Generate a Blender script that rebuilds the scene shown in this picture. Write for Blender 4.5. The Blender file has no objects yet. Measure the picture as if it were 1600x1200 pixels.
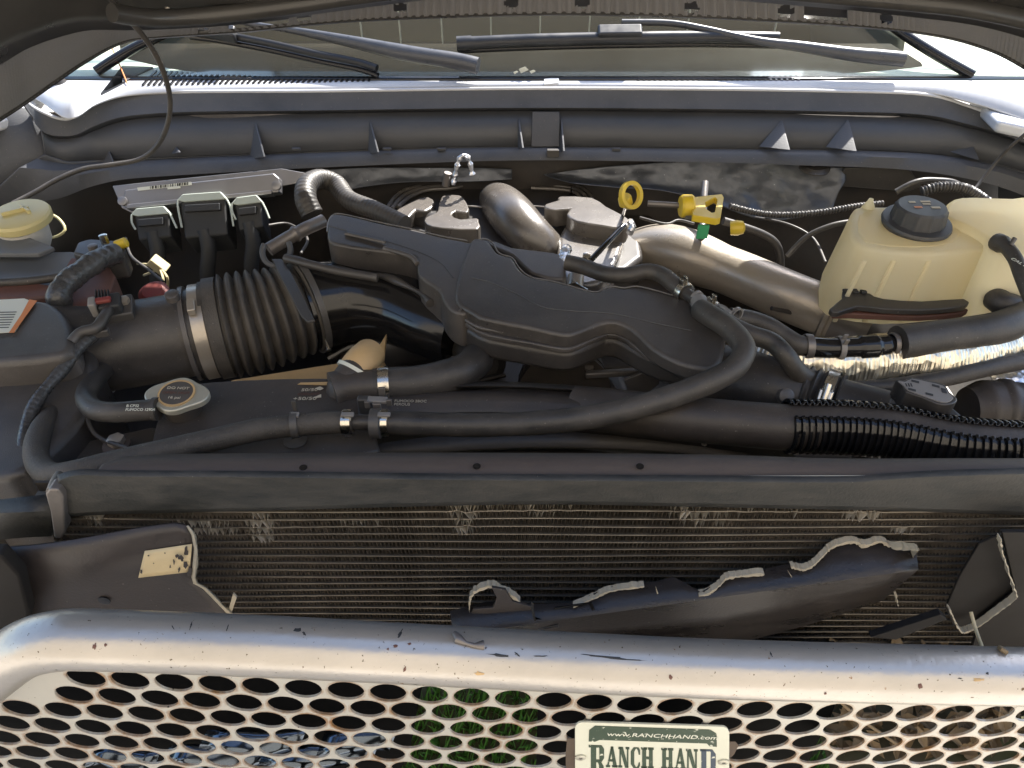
import bpy, bmesh, math, random
from mathutils import Vector, Matrix, noise
from math import radians as R, sin, cos, pi, tan, atan2, sqrt
random.seed(7)
SC = bpy.context.scene
COL = SC.collection
# ---------------------------------------------------------------- camera, sky, sun, exposure
CZ, PITCH, F = 1.95, 40.0, 1186.0
cam_d = bpy.data.cameras.new("camera"); cam = bpy.data.objects.new("camera", cam_d); COL.objects.link(cam)
cam.location = (0, 0, CZ); cam.rotation_euler = (R(90 - PITCH), 0, 0)
cam_d.sensor_width = 36; cam_d.lens = 36 * F / 1600; cam_d.clip_start = .02; cam_d.clip_end = 500
SC.camera = cam
SUN_EL, SUN_AZ = 45.0, 30.0          # azimuth: degrees to the right of straight ahead
w = bpy.data.worlds.new("World"); SC.world = w; w.use_nodes = True
nt = w.node_tree; bg = nt.nodes['Background']
sky = nt.nodes.new('ShaderNodeTexSky'); sky.sky_type = 'NISHITA'; sky.sun_disc = False
sky.sun_elevation = R(SUN_EL); sky.sun_rotation = R(SUN_AZ)
nt.links.new(sky.outputs[0], bg.inputs[0]); bg.inputs[1].default_value = .13
sd = bpy.data.lights.new("sun", 'SUN'); sd.energy = 5; sd.angle = R(.55); sd.color = (1, .95, .87)
sun = bpy.data.objects.new("sun", sd); COL.objects.link(sun)
sv = Vector((sin(R(SUN_AZ)) * cos(R(SUN_EL)), cos(R(SUN_AZ)) * cos(R(SUN_EL)), sin(R(SUN_EL))))
sun.rotation_euler = sv.to_track_quat('Z', 'Y').to_euler(); sun.location = sv * 8
SC.view_settings.view_transform = 'Standard'; SC.view_settings.look = 'None'
SC.view_settings.exposure = 1.6; SC.view_settings.gamma = 1
SC.cycles.max_bounces = 8; SC.cycles.diffuse_bounces = 4; SC.cycles.transparent_max_bounces = 8
SC.cycles.caustics_reflective = False; SC.cycles.caustics_refractive = False

# ---------------------------------------------------------------- measuring: photo pixel -> place on a real plane
def ray(px, py):
    x = (px - 800) / F; v = (py - 600) / F; p = R(PITCH)
    return Vector((x, cos(p) - v * sin(p), -sin(p) - v * cos(p)))
def Z(px, py, z):
    d = ray(px, py); return Vector((0, 0, CZ)) + d * ((z - CZ) / d.z)
def Y(px, py, y):
    d = ray(px, py); return Vector((0, 0, CZ)) + d * (y / d.y)
def S(px, py, y0, z0, s):             # sloping plane z = z0 + s (y - y0)
    d = ray(px, py); t = (z0 - s * y0 - CZ) / (d.z - s * d.y); return Vector((0, 0, CZ)) + d * t
def q(a, z=None):                     # (px,py,z) or (px,py)+z
    return Z(a[0], a[1], a[2] if len(a) > 2 else z)

# ---------------------------------------------------------------- materials
def new_mat(name):
    m = bpy.data.materials.new(name); m.use_nodes = True
    return m, m.node_tree.nodes, m.node_tree.links, m.node_tree.nodes['Principled BSDF']
def M(name, col, rough=.5, metal=0, edge=None, dust=None, dscale=6, damt=.5, bump=None, spots=None, coat=0, spec=.5, rvar=.12, streak=1):
    m, n, l, b = new_mat(name)
    tc = n.new('ShaderNodeTexCoord')
    b.inputs['Base Color'].default_value = (*col, 1); b.inputs['Roughness'].default_value = rough
    b.inputs['Metallic'].default_value = metal; b.inputs['Specular IOR Level'].default_value = spec
    if coat: b.inputs['Coat Weight'].default_value = coat; b.inputs['Coat Roughness'].default_value = .12
    last = None
    src = tc.outputs['Object']
    if streak != 1:
        mp = n.new('ShaderNodeMapping'); mp.inputs['Scale'].default_value = (1, streak, streak); l.new(src, mp.inputs[0]); src = mp.outputs[0]
    if dust:
        t = n.new('ShaderNodeTexNoise'); t.inputs['Scale'].default_value = dscale; t.inputs['Detail'].default_value = 8; t.inputs['Roughness'].default_value = .68
        l.new(src, t.inputs['Vector'])
        r = n.new('ShaderNodeMapRange'); r.inputs[1].default_value = .3; r.inputs[2].default_value = .75; r.inputs[4].default_value = damt
        l.new(t.outputs[0], r.inputs[0])
        mx = n.new('ShaderNodeMix'); mx.data_type = 'RGBA'; mx.inputs[6].default_value = (*col, 1); mx.inputs[7].default_value = (*dust, 1)
        l.new(r.outputs[0], mx.inputs[0]); last = mx.outputs[2]
        rr = n.new('ShaderNodeMapRange'); rr.inputs[3].default_value = max(.05, rough - rvar); rr.inputs[4].default_value = min(1, rough + rvar)
        l.new(t.outputs[0], rr.inputs[0]); rr.inputs[1].default_value = .3; rr.inputs[2].default_value = .7; l.new(rr.outputs[0], b.inputs['Roughness'])
    for (sc, thr, scol) in (spots or []):
        t = n.new('ShaderNodeTexNoise'); t.inputs['Scale'].default_value = sc; t.inputs['Detail'].default_value = 5; t.inputs['Roughness'].default_value = .6
        l.new(tc.outputs['Object'], t.inputs['Vector'])
        r = n.new('ShaderNodeMapRange'); r.inputs[1].default_value = thr; r.inputs[2].default_value = thr + .035
        l.new(t.outputs[0], r.inputs[0])
        mx = n.new('ShaderNodeMix'); mx.data_type = 'RGBA'; mx.inputs[6].default_value = (*col, 1); mx.inputs[7].default_value = (*scol, 1)
        if last: l.new(last, mx.inputs[6])
        l.new(r.outputs[0], mx.inputs[0]); last = mx.outputs[2]
    if edge:
        g = n.new('ShaderNodeNewGeometry'); r = n.new('ShaderNodeMapRange'); r.inputs[1].default_value = .51; r.inputs[2].default_value = .60; r.inputs[4].default_value = .7; l.new(g.outputs['Pointiness'], r.inputs[0])
        mx = n.new('ShaderNodeMix'); mx.data_type = 'RGBA'; mx.inputs[6].default_value = (*col, 1); mx.inputs[7].default_value = (*edge, 1)
        if last: l.new(last, mx.inputs[6])
        l.new(r.outputs[0], mx.inputs[0]); last = mx.outputs[2]
    if last: l.new(last, b.inputs['Base Color'])
    if bump:
        t = n.new('ShaderNodeTexNoise'); t.inputs['Scale'].default_value = bump[0]; t.inputs['Detail'].default_value = 4
        l.new(tc.outputs['Object'], t.inputs['Vector'])
        bp = n.new('ShaderNodeBump'); bp.inputs['Strength'].default_value = bump[1]; bp.inputs['Distance'].default_value = .002
        l.new(t.outputs[0], bp.inputs['Height']); l.new(bp.outputs[0], b.inputs['Normal'])
    return m
SPK = [(240, .675, (.20, .185, .165)), (34, .71, (.085, .075, .066))]
DUST = (.10, .088, .078)
m_plastic = M('black_plastic', (.020, .019, .020), .42, edge=(.10, .095, .09), dust=DUST, dscale=7, damt=.5, bump=(500, .15), spots=SPK)
m_cover = M('cover_plastic', (.028, .026, .026), .36, edge=(.13, .12, .115), dust=(.115, .103, .093), dscale=7, damt=.85, bump=(700, .3), spots=SPK)
m_gloss = M('glossy_black', (.008, .008, .009), .14, dust=(.05, .045, .04), dscale=6, damt=.25, rvar=.05)
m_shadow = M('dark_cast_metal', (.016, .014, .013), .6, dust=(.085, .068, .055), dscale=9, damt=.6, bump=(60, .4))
m_rubber = M('rubber_hose', (.026, .025, .025), .5, dust=(.13, .115, .10), dscale=13, damt=.65, bump=(300, .25), spots=SPK)
m_rubber2 = M('dusty_hose', (.045, .041, .038), .62, dust=(.16, .14, .115), dscale=14, damt=.6, bump=(420, .5), spots=SPK)
m_tank = M('tank_plastic', (.028, .024, .022), .5, edge=(.11, .10, .09), dust=(.13, .105, .088), dscale=7, damt=.6, bump=(350, .2), spots=SPK)
m_seal = M('support_black', (.016, .019, .020), .6, dust=(.075, .072, .068), dscale=16, damt=.8, bump=(220, .35), streak=3, spots=[(200, .70, (.2, .19, .17))])
m_shelf = M('dusty_shelf', (.075, .058, .05), .75, dust=(.12, .095, .08), dscale=8, damt=.8, bump=(160, .35), streak=5)
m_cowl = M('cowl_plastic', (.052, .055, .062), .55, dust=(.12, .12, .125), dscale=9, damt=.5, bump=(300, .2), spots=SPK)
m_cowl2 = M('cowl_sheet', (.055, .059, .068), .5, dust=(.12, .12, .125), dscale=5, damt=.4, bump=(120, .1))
m_cowlsun = M('sunlit_cowl_plastic', (.62, .63, .65), .42, dust=(.4, .4, .4), dscale=5, damt=.5)  # whitened cowl plastic, the sun's glare is put into this colour
m_paint = M('grey_paint', (.72, .74, .78), .25, metal=.1, coat=.6, dust=(.5, .5, .5), damt=.3)
m_hood = M('hood_underside', (.035, .034, .034), .35, metal=.1, coat=.15, dust=(.10, .095, .085), dscale=4, damt=.5)
m_hoodrib = M('ribbed_foam', (.20, .20, .21), .7, dust=(.22, .21, .2), dscale=12, damt=.5, bump=(200, .3))
m_guard = M('silver_guard_paint', (.54, .51, .47), .33, metal=.65, dust=(.34, .32, .285), dscale=4, damt=.6, bump=(90, .25),
            spots=[(60, .70, (.12, .08, .05)), (23, .735, (.30, .14, .05)), (230, .66, (.10, .08, .05)), (70, .69, (.24, .13, .06)), (9, .70, (.42, .36, .22))], rvar=.06)
m_steel = M('dusty_steel', (.46, .41, .345), .36, metal=.5, spec=.8, dust=(.32, .27, .215), dscale=7, damt=.6, bump=(150, .2), spots=[(45, .72, (.12, .09, .06)), (260, .7, (.06, .05, .04))])
m_zinc = M('bright_clamp', (.72, .68, .6), .25, metal=1, dust=(.35, .3, .25), dscale=30, damt=.5)
m_alu = M('dull_aluminium', (.26, .26, .27), .42, metal=.7, dust=(.3, .28, .27), dscale=20, damt=.5)
m_fin = M('radiator_fins', (.34, .29, .235), .55, metal=.3, dust=(.11, .092, .075), dscale=7, damt=.9)
m_tube = M('radiator_tube', (.22, .20, .17), .42, metal=.6, dust=(.055, .048, .040), dscale=11, damt=.9)
m_bent = M('bent_fins', (.75, .70, .62), .40, metal=.5)
m_brkt = M('grey_bracket', (.20, .19, .185), .45, metal=.5, dust=(.15, .12, .1), dscale=20, damt=.6, bump=(80, .3))
m_torn = M('torn_edge', (.52, .46, .34), .7, dust=(.3, .26, .2), dscale=40, damt=.7)
m_panel = M('broken_plastic', (.032, .027, .025), .42, dust=(.075, .06, .055), dscale=5, damt=.6, bump=(250, .2), spots=[(190, .69, (.2, .18, .16))])
m_shell = M('broken_shell', (.020, .018, .018), .30, dust=(.07, .058, .052), dscale=5, damt=.7, bump=(250, .2), streak=4, spots=[(190, .69, (.2, .18, .16))])
m_sticker = M('cream_sticker', (.72, .58, .34), .6, dust=(.6, .48, .28), dscale=18, damt=.6, spots=[(38, .66, (.03, .025, .02))])
m_white = M('plate_white', (.66, .68, .58), .4, dust=(.5, .5, .4), dscale=12, damt=.4, spots=[(120, .74, (.25, .2, .12))])
m_green = M('print_green', (.03, .055, .03), .5, spots=[(110, .615, (.62, .64, .55))])
m_navy = M('print_blue', (.035, .055, .085), .5, spots=[(110, .615, (.62, .64, .55))])
m_letw = M('print_white', (.68, .69, .6), .5)
m_yellow = M('yellow_plastic', (.72, .52, .03), .4, dust=(.6, .45, .1), dscale=30, damt=.5)
m_yelcap = M('pale_yellow_cap', (.52, .45, .20), .45, dust=(.6, .55, .35), dscale=20, damt=.4)
m_amber = M('amber_plastic', (.62, .42, .20), .55, dust=(.35, .23, .12), dscale=10, damt=.6)
m_red = M('red_plastic', (.22, .03, .025), .6, dust=(.12, .07, .06), dscale=30, damt=.6)
m_adh = M('old_adhesive_brown', (.045, .028, .02), .7, dust=(.12, .09, .06), dscale=60, damt=.8)
m_redbrown = M('red_brown', (.14, .055, .04), .6, dust=(.12, .09, .07), dscale=14, damt=.5)
m_orange = M('orange_print', (.62, .22, .07), .5)
m_grnclip = M('green_clip', (.05, .35, .15), .5)
m_mint = M('pale_latch', (.50, .56, .50), .5, dust=(.4, .43, .38), dscale=30, damt=.4)
m_conn = M('connector_black', (.022, .024, .027), .6, dust=(.06, .06, .06), dscale=20, damt=.5)
m_grey = M('battery_grey', (.09, .10, .115), .55, dust=(.22, .22, .21), dscale=8, damt=.5)
m_capgrey = M('cap_grey', (.22, .21, .20), .45, dust=(.3, .28, .27), dscale=30, damt=.4)
m_capblack = M('reservoir_cap_black', (.045, .047, .052), .5, dust=(.1, .1, .1), dscale=20, damt=.4)
m_capmetal = M('radiator_cap_metal', (.55, .54, .46), .42, metal=.5, dust=(.4, .38, .3), dscale=30, damt=.5)
m_blade = M('wiper_rubber', (.012, .012, .013), .45)
m_arm = M('wiper_arm_paint', (.06, .063, .07), .35, dust=(.12, .12, .125), dscale=20, damt=.5)
m_tape = M('wrapped_tape', (.045, .047, .05), .3, dust=(.14, .13, .12), dscale=30, damt=.4, bump=(120, .9))
m_wire = M('cream_connector', (.5, .43, .25), .6, dust=(.3, .25, .15), dscale=40, damt=.6)
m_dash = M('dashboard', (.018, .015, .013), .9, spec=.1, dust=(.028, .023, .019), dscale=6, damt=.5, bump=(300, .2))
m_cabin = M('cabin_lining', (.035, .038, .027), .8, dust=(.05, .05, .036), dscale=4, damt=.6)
m_line = M('pale_line', (.5, .5, .42), .6)
m_wiper = M('wiper_satin', (.02, .021, .024), .38, dust=(.06, .06, .06), dscale=20, damt=.4)
m_leaf = M('dry_leaf', (.27, .20, .11), .7, dust=(.16, .1, .05), dscale=60, damt=.9)
m_grass = M('grass_blade', (.05, .17, .025), .5, dust=(.10, .22, .04), dscale=40, damt=.8)
m_soil = M('soil', (.09, .075, .05), .9, dust=(.05, .07, .025), dscale=5, damt=.9)
m_drive = M('concrete_drive', (.60, .56, .50), .85, dust=(.45, .42, .38), dscale=2, damt=.7, bump=(60, .3))
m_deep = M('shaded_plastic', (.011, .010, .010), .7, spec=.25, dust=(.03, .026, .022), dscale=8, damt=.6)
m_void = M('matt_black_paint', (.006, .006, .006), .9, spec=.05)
m_mani = M('manifold_plastic', (.065, .058, .052), .27, spec=1, edge=(.16, .15, .14), dust=(.20, .175, .15), dscale=7, damt=.6, rvar=.03, bump=(500, .2))
m_chrome = M('bumper_chrome', (.11, .135, .17), .14, metal=1)
m_tan = M('tan_print', (.55, .5, .4), .6)
def foil(name, col, sc, strength=.9, metal=.95, rough=.3):
    m, n, l, b = new_mat(name); b.inputs['Metallic'].default_value = metal; b.inputs['Roughness'].default_value = rough
    tc = n.new('ShaderNodeTexCoord'); v = n.new('ShaderNodeTexVoronoi'); v.inputs['Scale'].default_value = sc; v.feature = 'F1'
    nz = n.new('ShaderNodeTexNoise'); nz.inputs['Scale'].default_value = sc * .5; nz.inputs['Detail'].default_value = 6
    l.new(tc.outputs['Object'], v.inputs['Vector']); l.new(tc.outputs['Object'], nz.inputs['Vector'])
    ad = n.new('ShaderNodeMath'); ad.operation = 'ADD'; l.new(v.outputs[0], ad.inputs[0]); l.new(nz.outputs[0], ad.inputs[1])
    bp = n.new('ShaderNodeBump'); bp.inputs['Strength'].default_value = strength; bp.inputs['Distance'].default_value = .004
    l.new(ad.outputs[0], bp.inputs['Height']); l.new(bp.outputs[0], b.inputs['Normal'])
    mx = n.new('ShaderNodeMix'); mx.data_type = 'RGBA'; mx.inputs[6].default_value = (*col, 1); mx.inputs[7].default_value = (*[c * .7 for c in col], 1)
    r = n.new('ShaderNodeMapRange'); r.inputs[1].default_value = .42; r.inputs[2].default_value = .7; l.new(nz.outputs[0], r.inputs[0]); l.new(r.outputs[0], mx.inputs[0]); l.new(mx.outputs[2], b.inputs['Base Color'])
    return m
m_foil = M('insulation_sheet', (.11, .12, .14), .38, metal=.5, dust=(.07, .072, .08), dscale=30, damt=.4, bump=(80, .5), spots=[(130, .69, (.5, .52, .56))])  # pale spots are glints put into the colour
m_rimlight = M('rim_light_plastic', (.15, .145, .14), .3, dust=(.22, .21, .2), dscale=30, damt=.6)  # lighter than the cover: rim light put into the colour
m_foilg = foil('gold_foil', (.93, .85, .68), 62, .6)
m_foils = foil('silver_foil', (.85, .88, .95), 90, 1)
def res_mat():
    m, n, l, b = new_mat('translucent_reservoir'); b.inputs['Roughness'].default_value = .35
    tc = n.new('ShaderNodeTexCoord'); t = n.new('ShaderNodeTexNoise'); t.inputs['Scale'].default_value = 14; t.inputs['Detail'].default_value = 3
    mp = n.new('ShaderNodeMapping'); mp.inputs['Scale'].default_value = (1, .6, .25); l.new(tc.outputs['Object'], mp.inputs[0]); l.new(mp.outputs[0], t.inputs['Vector'])
    mx = n.new('ShaderNodeMix'); mx.data_type = 'RGBA'; mx.inputs[6].default_value = (.99, .97, .84, 1); mx.inputs[7].default_value = (.97, .87, .62, 1)
    l.new(t.outputs[0], mx.inputs[0]); l.new(mx.outputs[2], b.inputs['Base Color'])
    tr = n.new('ShaderNodeBsdfTranslucent'); l.new(mx.outputs[2], tr.inputs[0])
    ms = n.new('ShaderNodeMixShader'); ms.inputs[0].default_value = .7
    l.new(b.outputs[0], ms.inputs[1]); l.new(tr.outputs[0], ms.inputs[2]); l.new(ms.outputs[0], n['Material Output'].inputs[0])
    return m
m_res = res_mat()
def glass_mat():
    m, n, l, b = new_mat('windscreen_glass')
    tr = n.new('ShaderNodeBsdfTransparent'); tr.inputs[0].default_value = (.92, .95, .90, 1)
    gl = n.new('ShaderNodeBsdfGlossy'); gl.inputs['Roughness'].default_value = .12
    fr = n.new('ShaderNodeFresnel'); fr.inputs[0].default_value = 1.04
    ms = n.new('ShaderNodeMixShader'); l.new(fr.outputs[0], ms.inputs[0]); l.new(tr.outputs[0], ms.inputs[1]); l.new(gl.outputs[0], ms.inputs[2])
    df = n.new('ShaderNodeBsdfDiffuse'); df.inputs[0].default_value = (.42, .36, .28, 1)
    m2 = n.new('ShaderNodeMixShader'); m2.inputs[0].default_value = .05; l.new(ms.outputs[0], m2.inputs[1]); l.new(df.outputs[0], m2.inputs[2])
    l.new(m2.outputs[0], n['Material Output'].inputs[0]); return m
m_glass = glass_mat()
def plate_mat():     # perforated sheet: paint with rust bleeding from the hole rims (attribute 'rim')
    m, n, l, b = new_mat('perforated_sheet_paint'); b.inputs['Metallic'].default_value = .25; b.inputs['Roughness'].default_value = .42
    tc = n.new('ShaderNodeTexCoord'); t = n.new('ShaderNodeTexNoise'); t.inputs['Scale'].default_value = 13; t.inputs['Detail'].default_value = 12; t.inputs['Roughness'].default_value = .75
    l.new(tc.outputs['Object'], t.inputs['Vector'])
    at = n.new('ShaderNodeAttribute'); at.attribute_name = 'rim'
    a1 = n.new('ShaderNodeMath'); a1.operation = 'MULTIPLY_ADD'; a1.inputs[1].default_value = .26; l.new(at.outputs['Fac'], a1.inputs[0]); l.new(t.outputs[0], a1.inputs[2])
    r = n.new('ShaderNodeMapRange'); r.inputs[1].default_value = .67; r.inputs[2].default_value = .88; l.new(a1.outputs[0], r.inputs[0])
    mx = n.new('ShaderNodeMix'); mx.data_type = 'RGBA'; mx.inputs[6].default_value = (.48, .47, .425, 1); mx.inputs[7].default_value = (.27, .14, .05, 1); l.new(r.outputs[0], mx.inputs[0])
    t2 = n.new('ShaderNodeTexNoise'); t2.inputs['Scale'].default_value = 170; l.new(tc.outputs['Object'], t2.inputs['Vector'])
    r2 = n.new('ShaderNodeMapRange'); r2.inputs[1].default_value = .72; r2.inputs[2].default_value = .75; l.new(t2.outputs[0], r2.inputs[0])
    m2 = n.new('ShaderNodeMix'); m2.data_type = 'RGBA'; m2.inputs[7].default_value = (.05, .035, .02, 1); l.new(r2.outputs[0], m2.inputs[0]); l.new(mx.outputs[2], m2.inputs[6])
    l.new(m2.outputs[2], b.inputs['Base Color'])
    bp = n.new('ShaderNodeBump'); bp.inputs['Strength'].default_value = .25; bp.inputs['Distance'].default_value = .002; l.new(t.outputs[0], bp.inputs['Height']); l.new(bp.outputs[0], b.inputs['Normal'])
    return m
m_plate = plate_mat()

# ---------------------------------------------------------------- builders
WPOS = {}
def tag(o, label=None, cat=None, group=None, kind=None):
    if label: o['label'] = label
    if cat: o['category'] = cat
    if group: o['group'] = group
    if kind: o['kind'] = kind
    return o
def thing(name, label, cat, loc, group=None):
    o = bpy.data.objects.new(name, None); COL.objects.link(o); o.empty_display_size = .05
    o.location = loc; WPOS[o.name] = Vector(loc); return tag(o, label, cat, group)
def mk(name, verts, faces, mat, parent=None, smooth=35, bevel=0, seg=3, solid=0, off=-1, sub=0):
    verts = [Vector(v) for v in verts]
    lo = Vector([min(v[i] for v in verts) for i in range(3)]); hi = Vector([max(v[i] for v in verts) for i in range(3)])
    c = Vector(((lo.x + hi.x) / 2, (lo.y + hi.y) / 2, lo.z))
    me = bpy.data.meshes.new(name); me.from_pydata([v - c for v in verts], [], faces)
    bm = bmesh.new(); bm.from_mesh(me); bmesh.ops.recalc_face_normals(bm, faces=bm.faces); bm.to_mesh(me); bm.free()
    me.materials.append(mat)
    if smooth:
        for p in me.polygons: p.use_smooth = True
        me.set_sharp_from_angle(angle=R(smooth))
    o = bpy.data.objects.new(name, me); COL.objects.link(o)
    o.location = c - (WPOS[parent.name] if parent else Vector()); WPOS[o.name] = c
    if parent: o.parent = parent
    if solid: s = o.modifiers.new('solid', 'SOLIDIFY'); s.thickness = solid; s.offset = off
    if bevel:
        b = o.modifiers.new('bevel', 'BEVEL'); b.width = bevel; b.segments = seg; b.limit_method = 'ANGLE'; b.angle_limit = R(35); b.harden_normals = True
    if sub: s = o.modifiers.new('sub', 'SUBSURF'); s.levels = s.render_levels = sub
    return o
def catmull(pts, n=8, closed=False):
    out = []; P = [Vector(p) for p in pts]; N = len(P)
    rng = range(N if closed else N - 1)
    for i in rng:
        if closed: a, b, c, d = P[(i - 1) % N], P[i], P[(i + 1) % N], P[(i + 2) % N]
        else: a, b, c, d = P[max(i - 1, 0)], P[i], P[i + 1], P[min(i + 2, N - 1)]
        for k in range(n):
            t = k / n
            out.append(.5 * ((2 * b) + (c - a) * t + (2 * a - 5 * b + 4 * c - d) * t * t + (3 * b - a - 3 * c + d) * t ** 3))
    if not closed: out.append(P[-1])
    return out
def resample(P, step):
    out = [P[0].copy()]; acc = 0; S_ = [0]
    for a, b in zip(P, P[1:]): S_.append(S_[-1] + (b - a).length)
    L = S_[-1]; n = max(2, int(L / step)); j = 0; out = []
    for k in range(n + 1):
        s = L * k / n
        while j < len(P) - 2 and S_[j + 1] < s: j += 1
        d = S_[j + 1] - S_[j]; out.append(P[j].lerp(P[j + 1], (s - S_[j]) / d if d else 0))
    return out, L
def frames(P):
    T = [(P[min(i + 1, len(P) - 1)] - P[max(i - 1, 0)]).normalized() for i in range(len(P))]
    up = Vector((0, -.6, .8)); N = (up - T[0] * up.dot(T[0])).normalized(); out = []
    for t in T:
        N = (N - t * N.dot(t)); N = N.normalized() if N.length > 1e-6 else t.orthogonal().normalized()
        out.append((t, N, t.cross(N)))
    return out
def tube_geo(pts, r, step=.008, seg=16, arc=None, cap=True, smoothn=8):
    P, L = resample(catmull(pts, smoothn) if smoothn else [Vector(p) for p in pts], step); Fm = frames(P); V = []; Fc = []
    full = arc is None; a0, a1 = arc or (0, 360); n = seg if full else seg + 1
    for i, (p, (t, N, B)) in enumerate(zip(P, Fm)):
        u = i / (len(P) - 1); rr = r(u, u * L) if callable(r) else r
        for k in range(n):
            a = R(a0 + (a1 - a0) * k / seg); V.append(p + (N * cos(a) + B * sin(a)) * rr)
    for i in range(len(P) - 1):
        for k in range(seg):
            k2 = (k + 1) % n if full else k + 1
            Fc.append((i * n + k, i * n + k2, (i + 1) * n + k2, (i + 1) * n + k))
    if cap and full: Fc.append(tuple(range(n))[::-1]); Fc.append(tuple((len(P) - 1) * n + k for k in range(n)))
    return V, Fc, P, Fm, L
def tube(name, pts, r, mat, parent=None, **k):
    so = k.pop('solid', 0); sm = k.pop('smooth', 50)
    V, Fc, P, Fm, L = tube_geo(pts, r, **k); o = mk(name, V, Fc, mat, parent, smooth=sm, solid=so); o_path[o.name] = (P, Fm); return o
o_path = {}
def hose(name, label, pts, r, mat, cat='hose', wob=.012, group=None, parent=None, **k):
    rr = (lambda u, s: r * (1 + wob * sin(s * 70) + wob * sin(s * 31 + 1))) if not callable(r) else r
    o = tube(name, pts, rr, mat, parent, **k)
    if not parent: tag(o, label, cat, group)
    return o
def ring_geo(c, t, prof, seg=28, ref=None):      # prof: list of (along axis, radius)
    t = t.normalized(); ref = ref or Vector((0, -.6, .8)); N = (ref - t * ref.dot(t)); N = N.normalized() if N.length > 1e-4 else t.orthogonal().normalized(); B = t.cross(N)
    V = []; Fc = []; m = len(prof)
    for a_, r_ in prof:
        for k in range(seg): a = 2 * pi * k / seg; V.append(c + t * a_ + (N * cos(a) + B * sin(a)) * r_)
    for i in range(m - 1):
        for k in range(seg): k2 = (k + 1) % seg; Fc.append((i * seg + k, i * seg + k2, (i + 1) * seg + k2, (i + 1) * seg + k))
    return V, Fc, seg, m, (t, N, B)
def lathe(name, c, t, prof, mat, parent=None, seg=28, closed=False, caps=True, bevel=0, smooth=35):
    V, Fc, sg, m, _ = ring_geo(Vector(c), Vector(t), prof, seg)
    if closed:
        for k in range(sg): k2 = (k + 1) % sg; Fc.append(((m - 1) * sg + k, (m - 1) * sg + k2, k2, k))
    elif caps: Fc.append(tuple(range(sg))[::-1]); Fc.append(tuple((m - 1) * sg + k for k in range(sg)))
    return mk(name, V, Fc, mat, parent, smooth=smooth, bevel=bevel)
def clamp(c, t, r, w_, label=None, parent=None, mat=None, screw=None, name='hose_clamp', group=None, lug=True):
    """a sprung steel band round a hose, with its two pinch lugs"""
    mat = mat or m_zinc; c = Vector(c); t = Vector(t).normalized()
    root = parent or thing(name, label, 'clamp', c, group)
    nm = 'band' if not parent else 'clamp_band'
    lathe(nm, c, t, [(-w_ / 2, r), (-w_ / 2, r + .002), (0, r + .0027), (w_ / 2, r + .002), (w_ / 2, r)], mat, root, closed=True)
    if lug:
        up = Vector((0, -.35, .94)); N = (up - t * up.dot(t)).normalized(); B = t.cross(N)
        for s in (-1, 1):
            box('lug', c + N * (r + .008) + B * s * .005, (t, B, N), (w_ * .8, .003, .014), mat, root, bevel=.0008)
    return root
def box(name, c, axes, size, mat, parent=None, bevel=.001, smooth=35, seg=2):
    c = Vector(c); ax, ay, az = [Vector(a) for a in axes] if axes else (Vector((1, 0, 0)), Vector((0, 1, 0)), Vector((0, 0, 1)))
    V = [c + ax * (size[0] / 2 * i) + ay * (size[1] / 2 * j) + az * (size[2] / 2 * k) for i in (-1, 1) for j in (-1, 1) for k in (-1, 1)]
    Fc = [(0, 1, 3, 2), (4, 6, 7, 5), (0, 4, 5, 1), (2, 3, 7, 6), (0, 2, 6, 4), (1, 5, 7, 3)]
    return mk(name, V, Fc, mat, parent, bevel=bevel, seg=seg)
def prism(name, top, ext, mat, parent=None, bevel=.004, seg=3, shrink=0, smooth=35):
    """solid with the outline top (3D points), swept along ext"""
    top = [Vector(p) for p in top]; n = len(top); ext = Vector(ext); c = sum(top, Vector()) / n
    bot = [p + ext + (p - c) * shrink for p in top]
    Fc = [tuple(range(n)), tuple(range(2 * n - 1, n - 1, -1))] + [(i, i + n, (i + 1) % n + n, (i + 1) % n) for i in range(n)]
    o = mk(name, top + bot, Fc, mat, parent, bevel=bevel, seg=seg, smooth=smooth)
    return o
def outl(pts, z=None, n=0): # pixel outline -> 3D outline, optionally rounded
    P = [q(a, z) for a in pts]
    return catmull(P, n, closed=True) if n else P
def slab(name, pts, z, h, mat, parent=None, bevel=.005, n=0, seg=3, shrink=0): return prism(name, outl(pts, z, n), (0, 0, -h), mat, parent, bevel, seg, shrink)
def wall(name, pts, y, th, mat, parent=None, bevel=.001, n=0):
    P = [Y(a[0], a[1], a[2] if len(a) > 2 else y) for a in pts]
    if n: P = catmull(P, n, closed=True)
    return prism(name, P, (0, th, 0), mat, parent, bevel)
def loft(name, rows, mat, parent=None, solid=0, off=-1, n=0, smooth=40, closed=False):
    if n: rows = [catmull(r_, n, closed) for r_ in rows]
    c = len(rows[0]); V = [v for r_ in rows for v in r_]; Fc = []
    for i in range(len(rows) - 1):
        for k in range(c if closed else c - 1): k2 = (k + 1) % c; Fc.append((i * c + k, i * c + k2, (i + 1) * c + k2, (i + 1) * c + k))
    return mk(name, V, Fc, mat, parent, smooth=smooth, solid=solid, off=off)
def loft2(rows, m=6):  # smooth a stack of rows the other way too
    cols = list(zip(*rows)); cols = [catmull(c, m) for c in cols]; return [list(r_) for r_ in zip(*cols)]
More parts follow.
